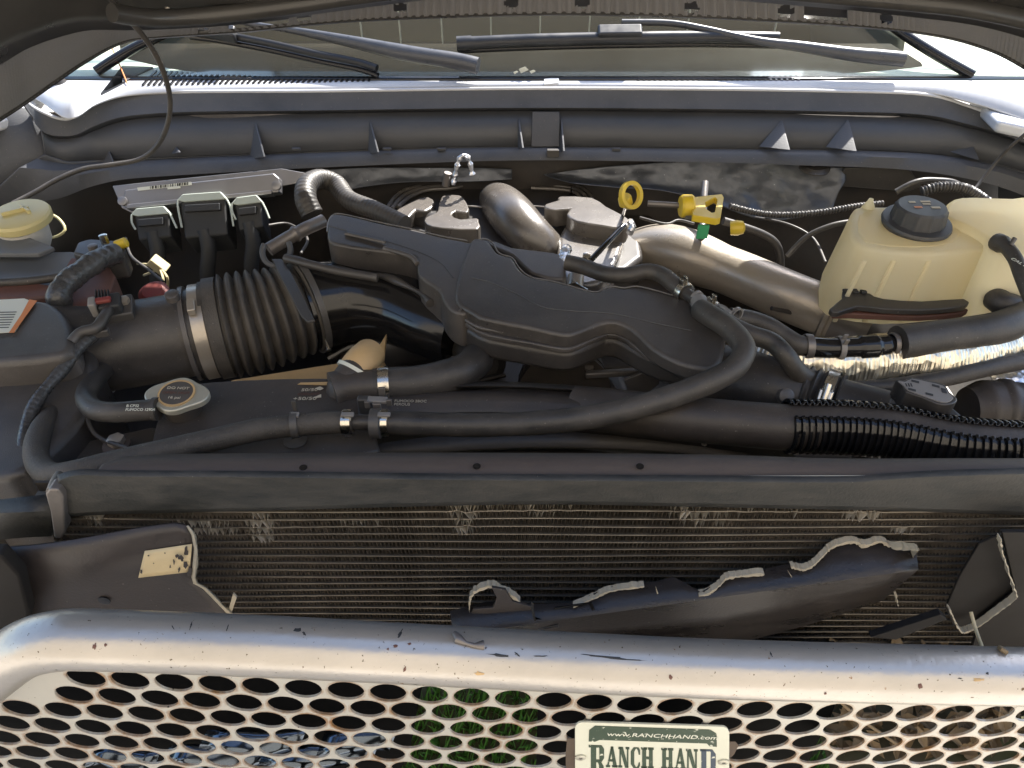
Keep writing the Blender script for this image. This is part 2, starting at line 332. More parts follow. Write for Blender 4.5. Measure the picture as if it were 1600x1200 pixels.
def text(s, size, org, xd, up, mat, parent, name='lettering', ext=.0002, align='LEFT', sx=1):
    cu = bpy.data.curves.new(name, 'FONT'); cu.body = s; cu.size = size; cu.extrude = ext; cu.align_x = align
    t = bpy.data.objects.new('tmp', cu); COL.objects.link(t); bpy.context.view_layer.update()
    me = bpy.data.meshes.new_from_object(t.evaluated_get(bpy.context.evaluated_depsgraph_get())); bpy.data.objects.remove(t)
    xd = Vector(xd).normalized(); up = Vector(up); up = (up - xd * up.dot(xd)).normalized(); nz = xd.cross(up)
    V = [Vector(org) + xd * v.co.x * sx + up * v.co.y + nz * (v.co.z) for v in me.vertices]; Fc = [tuple(p.vertices) for p in me.polygons]
    return mk(name, V, Fc, mat, parent, smooth=0)
def multi(name, polys, mat, parent, ext=(0, 0, 0)):   # flat print: polygons with a hair of thickness
    V = []; Fc = []; ext = Vector(ext)
    for p in polys:
        i = len(V); n = len(p); V += [Vector(a) for a in p] + [Vector(a) + ext for a in p]
        Fc += [tuple(range(i, i + n)), tuple(range(i + 2 * n - 1, i + n - 1, -1))] + [(i + k, i + n + k, i + n + (k + 1) % n, i + (k + 1) % n) for k in range(n)]
    return mk(name, V, Fc, mat, parent, smooth=0)
# ================================================================= ground
mk('ground', [(-60, -60, 0), (60, -60, 0), (60, 60, 0), (-60, 60, 0)], [(0, 1, 2, 3)], m_drive, smooth=0)['kind'] = 'structure'
mk('lawn', [(-1.6, .30, .004), (1.6, .30, .004), (1.6, 1.1, .004), (-1.6, 1.1, .004)], [(0, 1, 2, 3)], m_soil, smooth=0)['kind'] = 'structure'
V = []; Fc = []
for i in range(9000):
    x, y = random.uniform(-.7, 1.1), random.uniform(.32, 1.05); h = random.uniform(.03, .09); a = random.uniform(0, 2 * pi); l = random.uniform(-.03, .03)
    j = len(V); dx, dy = cos(a) * .004, sin(a) * .004
    V += [(x - dx, y - dy, .004), (x + dx, y + dy, .004), (x + l + dx * .4, y + l, h)]; Fc.append((j, j + 1, j + 2))
mk('grass', V, Fc, m_grass, smooth=0)['kind'] = 'stuff'

w_ = mk('added_bounce_wall', [(-11, -5.5, 0), (11, -5.5, 0), (11, -5.5, 11), (-11, -5.5, 11)], [(0, 1, 2, 3)], M('bounce_wall_cream', (.33, .29, .235), .8, dust=(.27, .235, .19), dscale=1, damt=.5), smooth=0, solid=.2)  # unseen wall, added for warm bounce and to replace blue sky in reflections
w_['kind'] = 'structure'
# ================================================================= hood standing open
GY0, GZ0, GS = .455, 1.15, -38
root = thing('hood', 'raised dark hood of the truck seen from underneath across the top', 'hood', Y(800, 22, 1.72))
rear = [(-260, 330, 1.30), (-120, 262, 1.38), (0, 185, 1.48), (50, 152, 1.54), (130, 97, 1.62), (190, 66, 1.68), (250, 58, 1.70), (370, 50, 1.71), (530, 34, 1.72), (700, 26, 1.72), (900, 22, 1.72), (1100, 27, 1.72), (1300, 38, 1.71), (1430, 50, 1.69), (1520, 68, 1.64), (1600, 103, 1.57), (1720, 190, 1.45), (1840, 290, 1.32)]
strip = [(-320, 200, 1.18), (-160, 150, 1.28), (-20, 100, 1.40), (50, 62, 1.48), (130, 38, 1.56), (195, 36, 1.62), (260, 34, 1.65), (370, 27, 1.66), (530, 6, 1.67), (700, -14, 1.67), (900, -18, 1.67), (1100, -13, 1.67), (1300, 2, 1.66), (1430, 16, 1.63), (1520, 28, 1.58), (1610, 52, 1.50), (1740, 100, 1.38), (1880, 170, 1.24)]
r0 = [Y(*a) for a in rear]; r1 = [Y(*a) for a in strip]
r1b = [p + Vector((0, -.012, -.002)) for p in r1]
r2 = [p + Vector((0, -.05, .035)) for p in r1]
r3 = [p + Vector((0, -.30, .42)) for p in r1]; r4 = [p + Vector((0, -.62, .78)) for p in r1]; r5 = [p + Vector((0, -.92, 1.0)) for p in r1]
rows = [catmull(r_, 5) for r_ in (r1b, r2, r3, r4, r5)]
loft('outer_skin', rows, m_hood, root, solid=.02, off=0)
# rear lip beyond the ribbed strip: flange, then ribs
e0, e1 = catmull(r0, 8), catmull(r1, 8)
loft('rear_flange', [[p + Vector((0, .012, -.006)) for p in e0], [p + Vector((0, .0, .004)) for p in e0], e0], m_hood, root, solid=.004)
m_ = len(e0)
def along(u):
    f = u * (m_ - 1); i = min(int(f), m_ - 2); return e0[i].lerp(e0[i + 1], f - i), e1[i].lerp(e1[i + 1], f - i)
A = []; B_ = []; C_ = []; NN = 900
for k in range(NN + 1):
    a, b = along(k / NN); A.append(a); B_.append(b)
V = []; Fc = []
holesx = [(625, .5, 11, .22), (800, .5, 12, .22), (910, .45, 12, .22), (1080, .35, 12, .25), (1228, .45, 12, .28), (1385, .5, 13, .28), (318, .2, 10, .25), (405, .45, 48, .62), (475, .45, 12, .25), (1290, .5, 34, .62)]
def scr(p):
    d = p - Vector((0, 0, CZ)); pr = R(PITCH); f = Vector((0, cos(pr), -sin(pr))); u = Vector((0, sin(pr), cos(pr)))
    return 800 + F * d.x / d.dot(f), 600 - F * d.dot(u) / d.dot(f)
M_ = 12
for k in range(NN + 1):
    rib = .0065 * (1 if (k // 2) % 2 else -1)
    for j in range(M_ + 1):
        v = j / M_; p = A[k].lerp(B_[k], v); V.append(p + Vector((0, -rib * .8, rib * .5)))
hole_of = {}
for k in range(NN):
    for j in range(M_):
        c = (V[k * (M_ + 1) + j] + V[(k + 1) * (M_ + 1) + j + 1]) / 2; px = scr(c)[0]; v = (j + .5) / M_
        if any(((px - hx) / hw) ** 2 + ((v - hv) / hh) ** 2 < 1 if hw < 20 else abs(px - hx) < hw and abs(v - hv) < hh * .5 for hx, hv, hw, hh in holesx): continue
        Fc.append((k * (M_ + 1) + j, (k + 1) * (M_ + 1) + j, (k + 1) * (M_ + 1) + j + 1, k * (M_ + 1) + j + 1))
mk('ribbed_strip', V, Fc, m_hoodrib, root, smooth=0)
loft('strip_backing', [[p + Vector((0, .012, .014)) for p in A[::6]], [p + Vector((0, .012, .02)) for p in B_[::6]]], m_shadow, root, solid=.003)
for (px, py, rr) in ((793 - 530 + 530, -30, .006), (262, 13, .006)):
    c = Y(px, py, 1.55); lathe('screw', c, (0, -.5, -.6), [(0, rr), (.004, rr), (.006, rr * .5)], m_zinc, root)
tube('hinge_lip', [Y(a, b, c) for a, b, c in [(175, 20, 1.45), (240, 28, 1.52), (330, 24, 1.58), (450, 10, 1.62), (560, -6, 1.64), (700, -24, 1.64)]], .016, m_hood, root)
tube('hinge_lip', [Y(a, b, c) for a, b, c in [(1150, -20, 1.64), (1290, -8, 1.6), (1430, 4, 1.55), (1520, 14, 1.5), (1620, 34, 1.42)]], .016, m_hood, root)

# ================================================================= windscreen, dash, cabin
WY, WZ, WS = 1.93, 1.335, .55
root = thing('windshield', 'sloping windshield glass between the hood edge and the cowl', 'windshield', S(800, 100, WY, WZ, WS))
def W(px, py, o=0): return S(px, py, WY, WZ, WS) + Vector((0, -.48, .877)) * o
loft('glass', [[W(x, 136) for x in (-60, 300, 800, 1300, 1640)], [W(x, 60) for x in (60, 380, 800, 1250, 1560)], [W(x, -60) for x in (160, 450, 800, 1180, 1470)]], m_glass, root, solid=.005)
loft('black_border', [[W(x, 127, .004) for x in (60, 300, 800, 1300, 1640)], [W(x, 121, .004) for x in (60, 300, 800, 1300, 1640)]], m_gloss, root, solid=.002)
tube('pillar', [W(150, 112, .0), W(205, 84, .01), W(290, 40, .01), W(400, -40, .01)], .012, m_gloss, root)
tube('pillar', [W(1520, 118, .0), W(1452, 86, .01), W(1385, 40, .01), W(1300, -40, .01)], .012, m_gloss, root)
root = thing('cab_interior', 'brown dashboard and pale green cabin lining seen through the windshield', 'dashboard', (0, 2.45, 1.2))
P0 = [(x, 1.99, 1.30) for x in (-1.05, -.5, 0, .5, 1.05)]
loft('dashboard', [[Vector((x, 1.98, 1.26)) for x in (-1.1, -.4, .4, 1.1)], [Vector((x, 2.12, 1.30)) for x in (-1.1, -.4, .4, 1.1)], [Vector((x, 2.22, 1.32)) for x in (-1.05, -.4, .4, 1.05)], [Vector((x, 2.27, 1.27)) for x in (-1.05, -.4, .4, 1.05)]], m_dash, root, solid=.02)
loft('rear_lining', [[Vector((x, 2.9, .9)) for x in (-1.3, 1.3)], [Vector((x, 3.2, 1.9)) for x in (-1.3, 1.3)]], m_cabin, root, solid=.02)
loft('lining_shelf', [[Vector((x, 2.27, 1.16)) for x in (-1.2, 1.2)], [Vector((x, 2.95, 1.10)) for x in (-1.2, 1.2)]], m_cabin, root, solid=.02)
for x in (-.43, -.32, -.2, -.06, .08, .22, .36, .5, .75, .95):
    box('seam', (x * 1.25, 2.885, 1.18), None, (.005, .01, .14), m_line, root, bevel=0)
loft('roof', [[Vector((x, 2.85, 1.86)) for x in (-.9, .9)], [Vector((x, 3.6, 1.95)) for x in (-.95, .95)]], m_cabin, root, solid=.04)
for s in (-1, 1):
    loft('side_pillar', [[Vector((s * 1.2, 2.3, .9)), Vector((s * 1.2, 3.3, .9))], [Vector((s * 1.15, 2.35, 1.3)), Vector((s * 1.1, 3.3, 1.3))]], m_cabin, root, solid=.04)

# ================================================================= cowl
root = thing('cowl', 'grey plastic cowl panel with triangular ribs along the firewall', 'cowl panel', Y(800, 240, 1.78))
top = [(30, 150, 1.72), (60, 172, 1.74), (105, 187, 1.76), (140, 168, 1.80), (170, 155, 1.83), (210, 148, 1.85), (300, 144, 1.86), (500, 143, 1.86), (800, 139, 1.86), (1100, 140, 1.86), (1300, 143, 1.86), (1440, 148, 1.85), (1510, 166, 1.82), (1570, 190, 1.78), (1680, 240, 1.72)]
crs = [(60, 190, 1.73), (82, 212, 1.74), (120, 212, 1.76), (150, 200, 1.79), (190, 187, 1.815), (240, 181, 1.83), (320, 177, 1.84), (500, 175, 1.84), (800, 171, 1.84), (1100, 173, 1.84), (1300, 177, 1.84), (1430, 181, 1.835), (1500, 194, 1.80), (1580, 216, 1.77), (1680, 262, 1.71)]
bot = [(70, 240, 1.71), (88, 246, 1.72), (110, 252, 1.73), (150, 250, 1.76), (190, 249, 1.77), (240, 246, 1.78), (320, 243, 1.79), (500, 236, 1.79), (800, 228, 1.79), (1100, 231, 1.79), (1300, 233, 1.79), (1430, 238, 1.785), (1500, 246, 1.77), (1580, 262, 1.74), (1680, 300, 1.69)]
def row(L, n=6): return catmull([Y(*a) for a in L], n)
T_, K_, B2 = row(top), row(crs), row(bot)
mid = [a.lerp(b, .35) + Vector((0, -.008, -.006)) for a, b in zip(T_, K_)]
mid2 = [a.lerp(b, .8) + Vector((0, -.012, .0)) for a, b in zip(T_, K_)]
loft('upper_seal', [[p + Vector((0, .010, -.008)) for p in T_], [p + Vector((0, .004, -.001)) for p in T_], [p + Vector((0, -.006, -.003)) for p in T_], mid, mid2, K_], m_cowl, root, solid=.004)
tube('sunlit_seal_bead', [Y(*a) + Vector((0, -.004, .002)) for a in top], .0045, m_cowlsun, root, seg=10)  # pale bead paints the sunlit edge of the dark seal
K2 = [p + Vector((0, .004, 0)) for p in K_]
loft('wall_sheet', [K2, [a.lerp(b, .5) + Vector((0, -.001, 0)) for a, b in zip(K2, B2)], B2], m_cowl2, root, solid=.003)
lip = [(a_, b_, c_ + .012) for a_, b_, c_ in [(30, 262, 1.66), (60, 265, 1.67), (95, 268, 1.68), (150, 262, 1.72), (190, 259, 1.74), (240, 256, 1.75), (320, 252, 1.755), (500, 243, 1.76), (800, 234, 1.76), (1100, 237, 1.76), (1300, 239, 1.76), (1430, 243, 1.75), (1500, 252, 1.73), (1580, 270, 1.70), (1680, 310, 1.65)]]
low = [(-40, 325, 1.64), (20, 318, 1.66), (90, 308, 1.67), (140, 290, 1.70), (190, 279, 1.72), (250, 274, 1.73), (330, 269, 1.735), (500, 260, 1.74), (800, 249, 1.74), (1100, 252, 1.74), (1270, 257, 1.74), (1400, 262, 1.735), (1500, 275, 1.71), (1580, 296, 1.68), (1680, 340, 1.63)]
low = [(a_, b_, c_ + .008) for a_, b_, c_ in low]
L1, L2 = row(lip), row(low)
loft('lower_channel', [B2, [a.lerp(b, .4) + Vector((0, .012, -.004)) for a, b in zip(B2, L1)], L1, [a.lerp(b, .2) + Vector((0, -.008, 0)) for a, b in zip(L1, L2)], L2, [p + Vector((0, .02, -.004)) for p in L2]], m_cowl, root, solid=.004)
for (x0, y0, x1, y1, x2, y2) in ((160, 213, 146, 257, 176, 254), (398, 192, 390, 249, 412, 245), (577, 189, 575, 241, 590, 238), (809, 185, 809, 232, 816, 231), (876, 185, 872, 240, 880, 236), (1220, 188, 1186, 229, 1232, 234), (1324, 187, 1290, 230, 1336, 236), (1507, 202, 1480, 236, 1528, 250), (272, 226, 268, 241, 280, 238)):
    a, b, c = Y(x0, y0, 1.825), Y(x1, y1, 1.78), Y(x2, y2, 1.735)
    prism('rib', [a, b, c], (.004, 0, 0), m_cowl, root, bevel=.0006)
for x in (690, 605, 463, 963):
    box('clip', Y(x, 233, 1.765), None, (.02, .008, .006), m_cowl2, root)
prism('joint_cover', [Y(832, 174, 1.83), Y(874, 174, 1.83), Y(874, 228, 1.782), Y(830, 228, 1.782)], (0, -.004, 0), m_cowl, root, bevel=.001)
box('joint_block', Y(864, 239, 1.752), None, (.03, .012, .018), m_plastic, root, bevel=.002)

root = thing('cowl_grille', 'sunlit pale cowl grille with a row of slots below the wipers', 'cowl grille', Y(800, 130, 1.9))
def CT(px, py): return S(px, py, 1.87, 1.318, .10)
tp = [(-60, 190), (40, 150), (105, 184), (150, 162), (200, 148), (300, 142), (500, 139), (800, 134), (1100, 136), (1300, 139), (1440, 143), (1520, 160), (1600, 185), (1690, 225)]
bk = [(-60, 135), (40, 108), (110, 86), (165, 84), (215, 96), (310, 113), (500, 120), (800, 124.5), (1100, 123), (1300, 116), (1440, 104), (1520, 85), (1600, 80), (1690, 90)]
F_, K3 = catmull([CT(*a) for a in tp], 6), catmull([CT(*a) for a in bk], 6)
loft('top_panel', [F_, [a.lerp(b, .5) + Vector((0, 0, .003)) for a, b in zip(F_, K3)], K3], m_cowlsun, root, solid=.004)
slots = []
for i in range(42):
    x = 222 + i * 8.6; t = i / 41; yb = 136 - 9.5 * t if i < 30 else 129; h = 20 - 16 * min(1, t * 1.5)
    yb = 135.5 - 6 * t; h = max(6, 23 - 26 * t); y0 = yb - h
    sl = 18 * (1 - t) + 3
    slots.append([CT(x, yb), CT(x + 3.4, yb), CT(x + 3.4 + sl, y0), CT(x + sl, y0)])
for i in range(30):
    x = 996 + i * 8.6; t = i / 29; slots.append([CT(x, 128), CT(x + 3.4, 128), CT(x + 3.4 - 4 * t, 123.5 - 2 * t), CT(x - 4 * t, 123.5 - 2 * t)])
for s_ in slots: prism('slot', [p + Vector((0, 0, .0055)) for p in s_], (0, 0, -.004), m_gloss, root, bevel=0, smooth=0)
prism('seam_step', [CT(850, 135), CT(873, 133), CT(873, 124), CT(850, 127)], (0, 0, .006), m_cowlsun, root, bevel=.001)
prism('corner_fillet', [CT(158, 150), CT(192, 133), CT(192, 106), CT(240, 108)], (0, 0, .006), m_cowl, root, bevel=.001)
c = CT(92, 130); lathe('stud', c, (0, -.1, 1), [(0, .02), (.012, .014), (.03, .011), (.042, .007)], m_plastic, root)

tag(prism('front_fender', [Z(a, b, 1.30) for a, b in [(-260, 260), (-120, 215), (-20, 190), (48, 172), (105, 92), (60, 60), (-260, 60)]], (0, 0, -.03), m_paint, None, bevel=.01), 'sunlit pale fender corner at the upper left beside the cowl', 'fender', 'front fenders')
tag(prism('front_fender', [Z(a, b, 1.30) for a, b in [(1520, 150), (1560, 188), (1640, 205), (1760, 230), (1900, 260), (1900, 60), (1560, 70)]], (0, 0, -.03), m_paint, None, bevel=.01), 'glaring sunlit fender corner at the upper right beside the cowl', 'fender', 'front fenders')
tag(tube('twig', [CT(182, 96) + Vector((0, 0, .03)), CT(190, 112) + Vector((0, 0, .02)), CT(200, 134) + Vector((0, 0, .006))], .0016, m_orange), 'thin orange stalk lying on the left end of the cowl grille', 'twig')
for x, y, r_ in ((818, 117, .012), (832, 119, .007), (806, 120, .006)):
    c = W(x, y, .012); tag(prism('leaf_scrap', [c + Vector((r_, 0, .003)), c + Vector((.3 * r_, 0, .9 * r_)), c + Vector((-r_, 0, .4 * r_)), c + Vector((-.5 * r_, 0, -.4 * r_))], (0, .001, 0), m_line, None, bevel=0), ('larger pale leaf scrap at the foot of the windshield' if r_ > .01 else 'small pale scrap %s of the larger leaf scrap' % ('right' if x > 818 else 'left')), 'leaf scrap', 'leaf scraps below the windshield')

# wipers
def wiper(label, blade, arm, hub, r1, rb_=.0155):
    root = thing('wiper', label, 'wiper', W(*blade[0], .02), 'windshield wipers')
    P = [W(x, y, .028) for x, y in blade]
    tube('blade', P, lambda u, s: rb_, m_wiper if rb_ > .01 else m_blade, root, seg=12)
    tube('rubber', [p + Vector((0, .004, -.018)) for p in P], .007, m_gloss, root, seg=8)
    tube('end_cap', [P[0] + (P[0] - P[1]).normalized() * .002, P[0] + (P[1] - P[0]).normalized() * .035], rb_ + .002, m_wiper, root, seg=12, smoothn=0)
    hx = W(*hub, .036); d = (P[-1] - P[0]).normalized()
    box('adapter', hx, (d, Vector((0, .877, .48)), Vector((0, -.48, .877))), (.11, .034, .032), m_wiper, root, bevel=.006)
    tube('arm', [W(x, y, .04) for x, y in arm], r1, m_arm, root, seg=10)
    return root
wiper('wiper with its blade under the arm on the left half of the glass', [(300, 60), (345, 66), (420, 80), (500, 98), (560, 110), (592, 120)], [(372, 50), (405, 58), (480, 70), (560, 86), (640, 103), (712, 114), (748, 122)], (345, 66), lambda u, s: .007 + .013 * min(1, max(0, (u - .2) * 2)), .009)
wiper('wiper with a thick capped blade near the middle of the glass', [(716, 82), (800, 78), (900, 75), (1000, 73), (1100, 72), (1210, 74)], [(968, 55), (1040, 56), (1100, 66), (1180, 84), (1240, 92), (1320, 104), (1400, 112)], (965, 70), lambda u, s: .008 + .010 * min(1, max(0, (u - .4) * 2)))
# ================================================================= engine bay shell and deep dark mass
root = thing('engine_bay', 'dark inner walls of the engine bay behind all the parts', 'engine bay', (0, 1.2, .6))
for s in (-1, 1):
    sg = -1 if s < 0 else 1
    loft('inner_fender', [[Vector((s * (1.02 + .28 * (y > 1.1)), y, 1.18)) for y in (.6, 1.0, 1.4, 1.78)], [Vector((s * (.98 + .28 * (y > 1.1)), y, 1.1)) for y in (.6, 1.0, 1.4, 1.78)], [Vector((s * (.9 + .3 * (y > 1.1)), y, .6)) for y in (.6, 1.0, 1.4, 1.78)]], m_cowl2 if 0 else m_plastic, root, solid=.004)
loft('firewall', [[Vector((x, 1.84, 1.27)) for x in (-1.6, 0, 1.6)], [Vector((x, 1.80, 1.18)) for x in (-1.6, 0, 1.6)], [Vector((x, 1.76, .6)) for x in (-1.6, 0, 1.6)]], m_shadow, root, solid=.01)
loft('undertray', [[Vector((x, .72, .62)) for x in (-1.1, 0, 1.1)], [Vector((x, 1.8, .62)) for x in (-1.1, 0, 1.1)]], m_shadow, root, solid=.01)
# sloped apron at the left end of the cowl
loft('corner_apron', [[Y(-60, 160, 1.72), Y(50, 170, 1.75), Y(84, 206, 1.75)], [Y(-60, 250, 1.68), Y(50, 240, 1.72), Y(96, 246, 1.73)], [Y(-80, 330, 1.64), Y(0, 316, 1.66), Y(100, 300, 1.69)]], m_cowl, root, solid=.003)
loft('corner_apron', [[Y(1560, 190, 1.80), Y(1700, 190, 1.76)], [Y(1560, 250, 1.77), Y(1700, 270, 1.72)], [Y(1560, 310, 1.74), Y(1700, 350, 1.70)]], m_cowl, root, solid=.003)

# engine block: pieces of castings low in the bay
root = thing('engine_block', 'dark dusty engine castings low under the covers and hoses', 'engine', (0, 1.15, .7))
slab('valve_cover', [(560, 330), (1000, 300), (1110, 470), (1150, 640), (560, 640), (500, 480)], 1.02, .3, m_shadow, root, bevel=.02)
slab('front_cover', [(730, 540), (960, 540), (1000, 640), (960, 700), (700, 700)], 1.04, .25, m_shadow, root, bevel=.02)
lathe('pulley', Z(880, 600, 1.04), (0, -1, .25), [(0, .06), (0, .085), (.02, .085), (.025, .07), (.03, .085), (.045, .085), (.045, .03)], m_shadow, root)
lathe('idler', Z(745, 560, 1.06), (.3, -1, .4), [(0, .05), (.03, .05), (.035, .03), (.05, .03)], m_plastic, root)
box('bracket_plate', Z(962, 560, 1.085), (Vector((1, .1, 0)), Vector((0, .9, .3)), Vector((0, -.3, .9))), (.085, .05, .012), m_brkt, root, bevel=.003)
box('bracket_bar', Z(958, 583, 1.095), (Vector((1, .15, -.05)), Vector((0, 1, 0)), Vector((0, 0, 1))), (.10, .012, .012), m_brkt, root, bevel=.003)
wall('bracket_gusset', [(975, 595), (1030, 572), (1030, 600), (1000, 625), (985, 618)], 1.02, .006, m_brkt, root)
for x, y, z in ((920, 575, 1.1), (1004, 590, 1.1), (680, 620, 1.05), (840, 660, 1.06), (1060, 600, 1.05)):
    lathe('bolt', Z(x, y, z), (0, -.4, 1), [(0, .009), (.008, .009), (.0085, .006)], m_brkt, root, seg=6)
for i in range(26):   # cables, ribs and lumps down in the dark
    x = random.uniform(520, 1250); y = random.uniform(470, 640); c = Z(x, y, random.uniform(1.03, 1.06))
    d = Vector((random.uniform(-1, 1), random.uniform(-1, 1), random.uniform(-.3, .3))).normalized() * random.uniform(.03, .08)
    tube('pipe', [c - d, c + Vector((0, 0, .008)), c + d], random.uniform(.004, .010), random.choice([m_shadow, m_plastic, m_shadow, m_rubber]), root, seg=8)

# ================================================================= firewall insulation (crumpled foil)
def crumple(name, label, rows, amp, mat, cat='insulation', n=14, m=7, parent=None, solid=.002):
    rw = loft2([catmull(r_, n) for r_ in rows], m); out = []
    for r_ in rw: out.append([p + Vector((0, -1, .5)) * (noise.noise(p * 18) * amp * .8 + noise.noise(p * 60) * amp * .2) for p in r_])
    o = loft(name, out, mat, parent, solid=solid, smooth=80)
    if label: tag(o, label, cat, 'firewall insulation')
    return o
crumple('foil_insulation', 'crumpled dull foil insulation on the firewall left of centre', [[Y(x, y, 1.77) for x, y in ((470, 268), (560, 262), (640, 262), (735, 262), (800, 264))], [Y(x, y, 1.76) for x, y in ((500, 278), (560, 278), (640, 276), (735, 274), (800, 272))], [Y(x, y, 1.75) for x, y in ((530, 300), (570, 292), (640, 284), (735, 284), (800, 280))]], .010, m_foil)
crumple('foil_insulation', 'wide wrinkled foil insulation behind the yellow dipstick handles', [[Y(x, y, 1.775) for x, y in ((850, 272), (930, 262), (1030, 254), (1130, 250), (1230, 256), (1320, 262))], [Y(x, y, 1.765) for x, y in ((860, 276), (940, 276), (1030, 272), (1130, 272), (1230, 282), (1320, 280))], [Y(x, y, 1.745) for x, y in ((880, 282), (950, 286), (1030, 290), (1130, 302), (1220, 318), (1310, 300))], [Y(x, y, 1.72) for x, y in ((900, 286), (960, 292), (1040, 298), (1120, 320), (1200, 345), (1300, 330))]], .014, m_foil)
tag(tube('foil_strip', [Y(x, y, 1.68) for x, y in ((708, 288), (712, 268), (718, 248), (726, 243), (733, 250), (738, 272))], lambda u, s: .0055 + .0025 * sin(s * 300), m_foils, None, seg=7, smooth=10), 'bright twisted foil strip sticking up as a loop above the manifold', 'foil strip')
tag(tube('bolt_stud', [Y(696, 290, 1.69), Y(700, 270, 1.69)], .009, m_brkt, None, smoothn=0), 'small dull stud on the firewall beside the foil loop', 'stud')
root = thing('firewall_bracket', 'dark round mounting bracket with a bolt under the cowl, right of the foil', 'bracket', Y(1270, 260, 1.71))
lathe('disc', Y(1272, 262, 1.775), (0, -.15, 1), [(0, .038), (.004, .038), (.008, .03), (.010, .028)], m_plastic, root)
lathe('bolt', Y(1270, 256, 1.77), (0, -.15, 1), [(0, .012), (.01, .012), (.012, .007)], m_brkt, root, seg=6)
tag(wall('firewall_plate', [(1306, 290), (1320, 262), (1420, 262), (1440, 292), (1420, 300), (1320, 292)], 1.765, .01, m_plastic, None, bevel=.003), 'flat black plate on the firewall above the coolant reservoir cap', 'plate')
for i, (pp, rr, lab) in enumerate([([(1140, 322), (1200, 335), (1270, 333), (1340, 322), (1380, 318)], .007, 'thin black ribbed conduit running below the wrinkled foil'), ([(1400, 300), (1430, 285), (1460, 282), (1500, 290), (1520, 330)], .007, 'black cable bending down at the right firewall corner'), ([(1440, 300), (1470, 292), (1510, 296), (1545, 318)], .011, 'ribbed black conduit behind the coolant reservoir'), ([(1130, 345), (1190, 365), (1215, 385), (1220, 420)], .009, 'black hose dropping behind the large metal pipe'), ([(1230, 400), (1260, 370), (1300, 352), (1340, 345)], .006, 'thin dark cable left of the coolant reservoir')]):
    hose('conduit', lab, [Y(x, y, 1.62 - .03 * i) for x, y in pp], (lambda u, s, rr=rr: rr * (1 + .14 * sin(s * 900))) if i in (0, 2) else rr, m_plastic, 'conduit', step=.0015 if i in (0, 2) else .008, seg=10)

# ================================================================= engine control module, upper left
root = thing('control_module', 'silver control module box with three plugs at the upper left', 'control module', Y(320, 300, 1.62))
def MO(px, py, o=0): return S(px, py, 1.69, 1.135, 1.2) + Vector((0, -.77, .64)) * o
prism('mounting_plate', [MO(a, b) for a, b in [(175, 290), (300, 277), (440, 263), (488, 272), (470, 285), (210, 335), (190, 325)]], Vector((0, .77, -.64)) * .006, m_alu, root, bevel=.002)
prism('housing', [MO(a, b, .022) for a, b in [(202, 300), (230, 296), (432, 274), (441, 282), (441, 304), (205, 330), (197, 320)]], Vector((0, .77, -.64)) * .03, m_alu, root, bevel=.004)
prism('lower_flange', [MO(a, b, .026) for a, b in [(206, 323), (430, 301), (430, 307), (206, 330)]], Vector((0, .77, -.64)) * .03, m_alu, root, bevel=.002)
for x, y in ((200, 318), (437, 294)): lathe('screw', MO(x, y, .02), (0, -.77, .64), [(0, .011), (.008, .011), (.009, .007)], m_alu, root, seg=12)
prism('barcode_label', [MO(a, b, .0233) for a, b in [(222, 297), (305, 288), (306, 293), (223, 302)]], Vector((0, -.77, .64)) * .0006, m_letw, root, bevel=0)
multi('barcode', [[MO(x, 296.6 - (x - 240) * .108 - h, .0241), MO(x + w_, 296.6 - (x - 240) * .108 - h, .0241), MO(x + w_, 299.5 - (x - 240) * .108, .0241), MO(x, 299.5 - (x - 240) * .108, .0241)] for x, w_, h in [(242 + i * 2.6, random.choice([.8, 1.4, 1.9]), 1.4) for i in range(23)]], m_gloss, root, Vector((0, -.77, .64)) * .0003)
prism('small_label', [MO(a, b, .0236) for a, b in [(268, 293), (288, 291), (289, 298), (269, 300)]], Vector((0, -.77, .64)) * .0006, m_letw, root, bevel=0)
for (x0, x1, yt, yb, hh) in ((214, 278, 332, 355, .085), (285, 365, 310, 352, .10), (368, 420, 315, 340, .08)):
    cx = (x0 + x1) / 2
    b = prism('plug', [MO(a, c_, .03) for a, c_ in [(x0 + 5, yt + 8), (x1 - 6, yt + 4), (x1 - 2, yb + 18), (x0 + 12, yb + 24)]], Vector((0, .5, -.9)) * .07, m_conn, root, bevel=.005)
    prism('latch', [MO(a, c_, .036) for a, c_ in [(x0 + 2, yt + 8), (x0 + 10, yt - 1), (x1 - 12, yt - 5), (x1 - 2, yt + 6), (x1 - 8, yt + 7), (x0 + 12, yt + 11)]], Vector((0, .77, -.64)) * .02, m_mint, b, bevel=.002)
    tube('latch_arm', [MO(x0 + 3, yt + 8, .034), MO(x0 + 3, yt + 20, .034), MO(x0 + 9, yb + 8, .034)], .0025, m_mint, b, seg=6)
    tube('latch_arm', [MO(x1 - 3, yt + 6, .034), MO(x1 + 3, yt + 18, .034), MO(x1 + 8, yb + 6, .034)], .0025, m_mint, b, seg=6)
    prism('plug_lip', [MO(a, c_, .040) for a, c_ in [(x0 + 14, yt + 16), (x1 - 12, yt + 13), (x1 - 12, yt + 24), (x0 + 14, yt + 27)]], Vector((0, .77, -.64)) * .01, m_conn, b, bevel=.002)
    tube('lead', [MO(cx, yb + 10, .02), MO(cx + 4, yb + 40, .01), MO(cx - 6, yb + 80, -.02), MO(cx - 12, yb + 120, -.08)], .018, m_conn, root, seg=12)

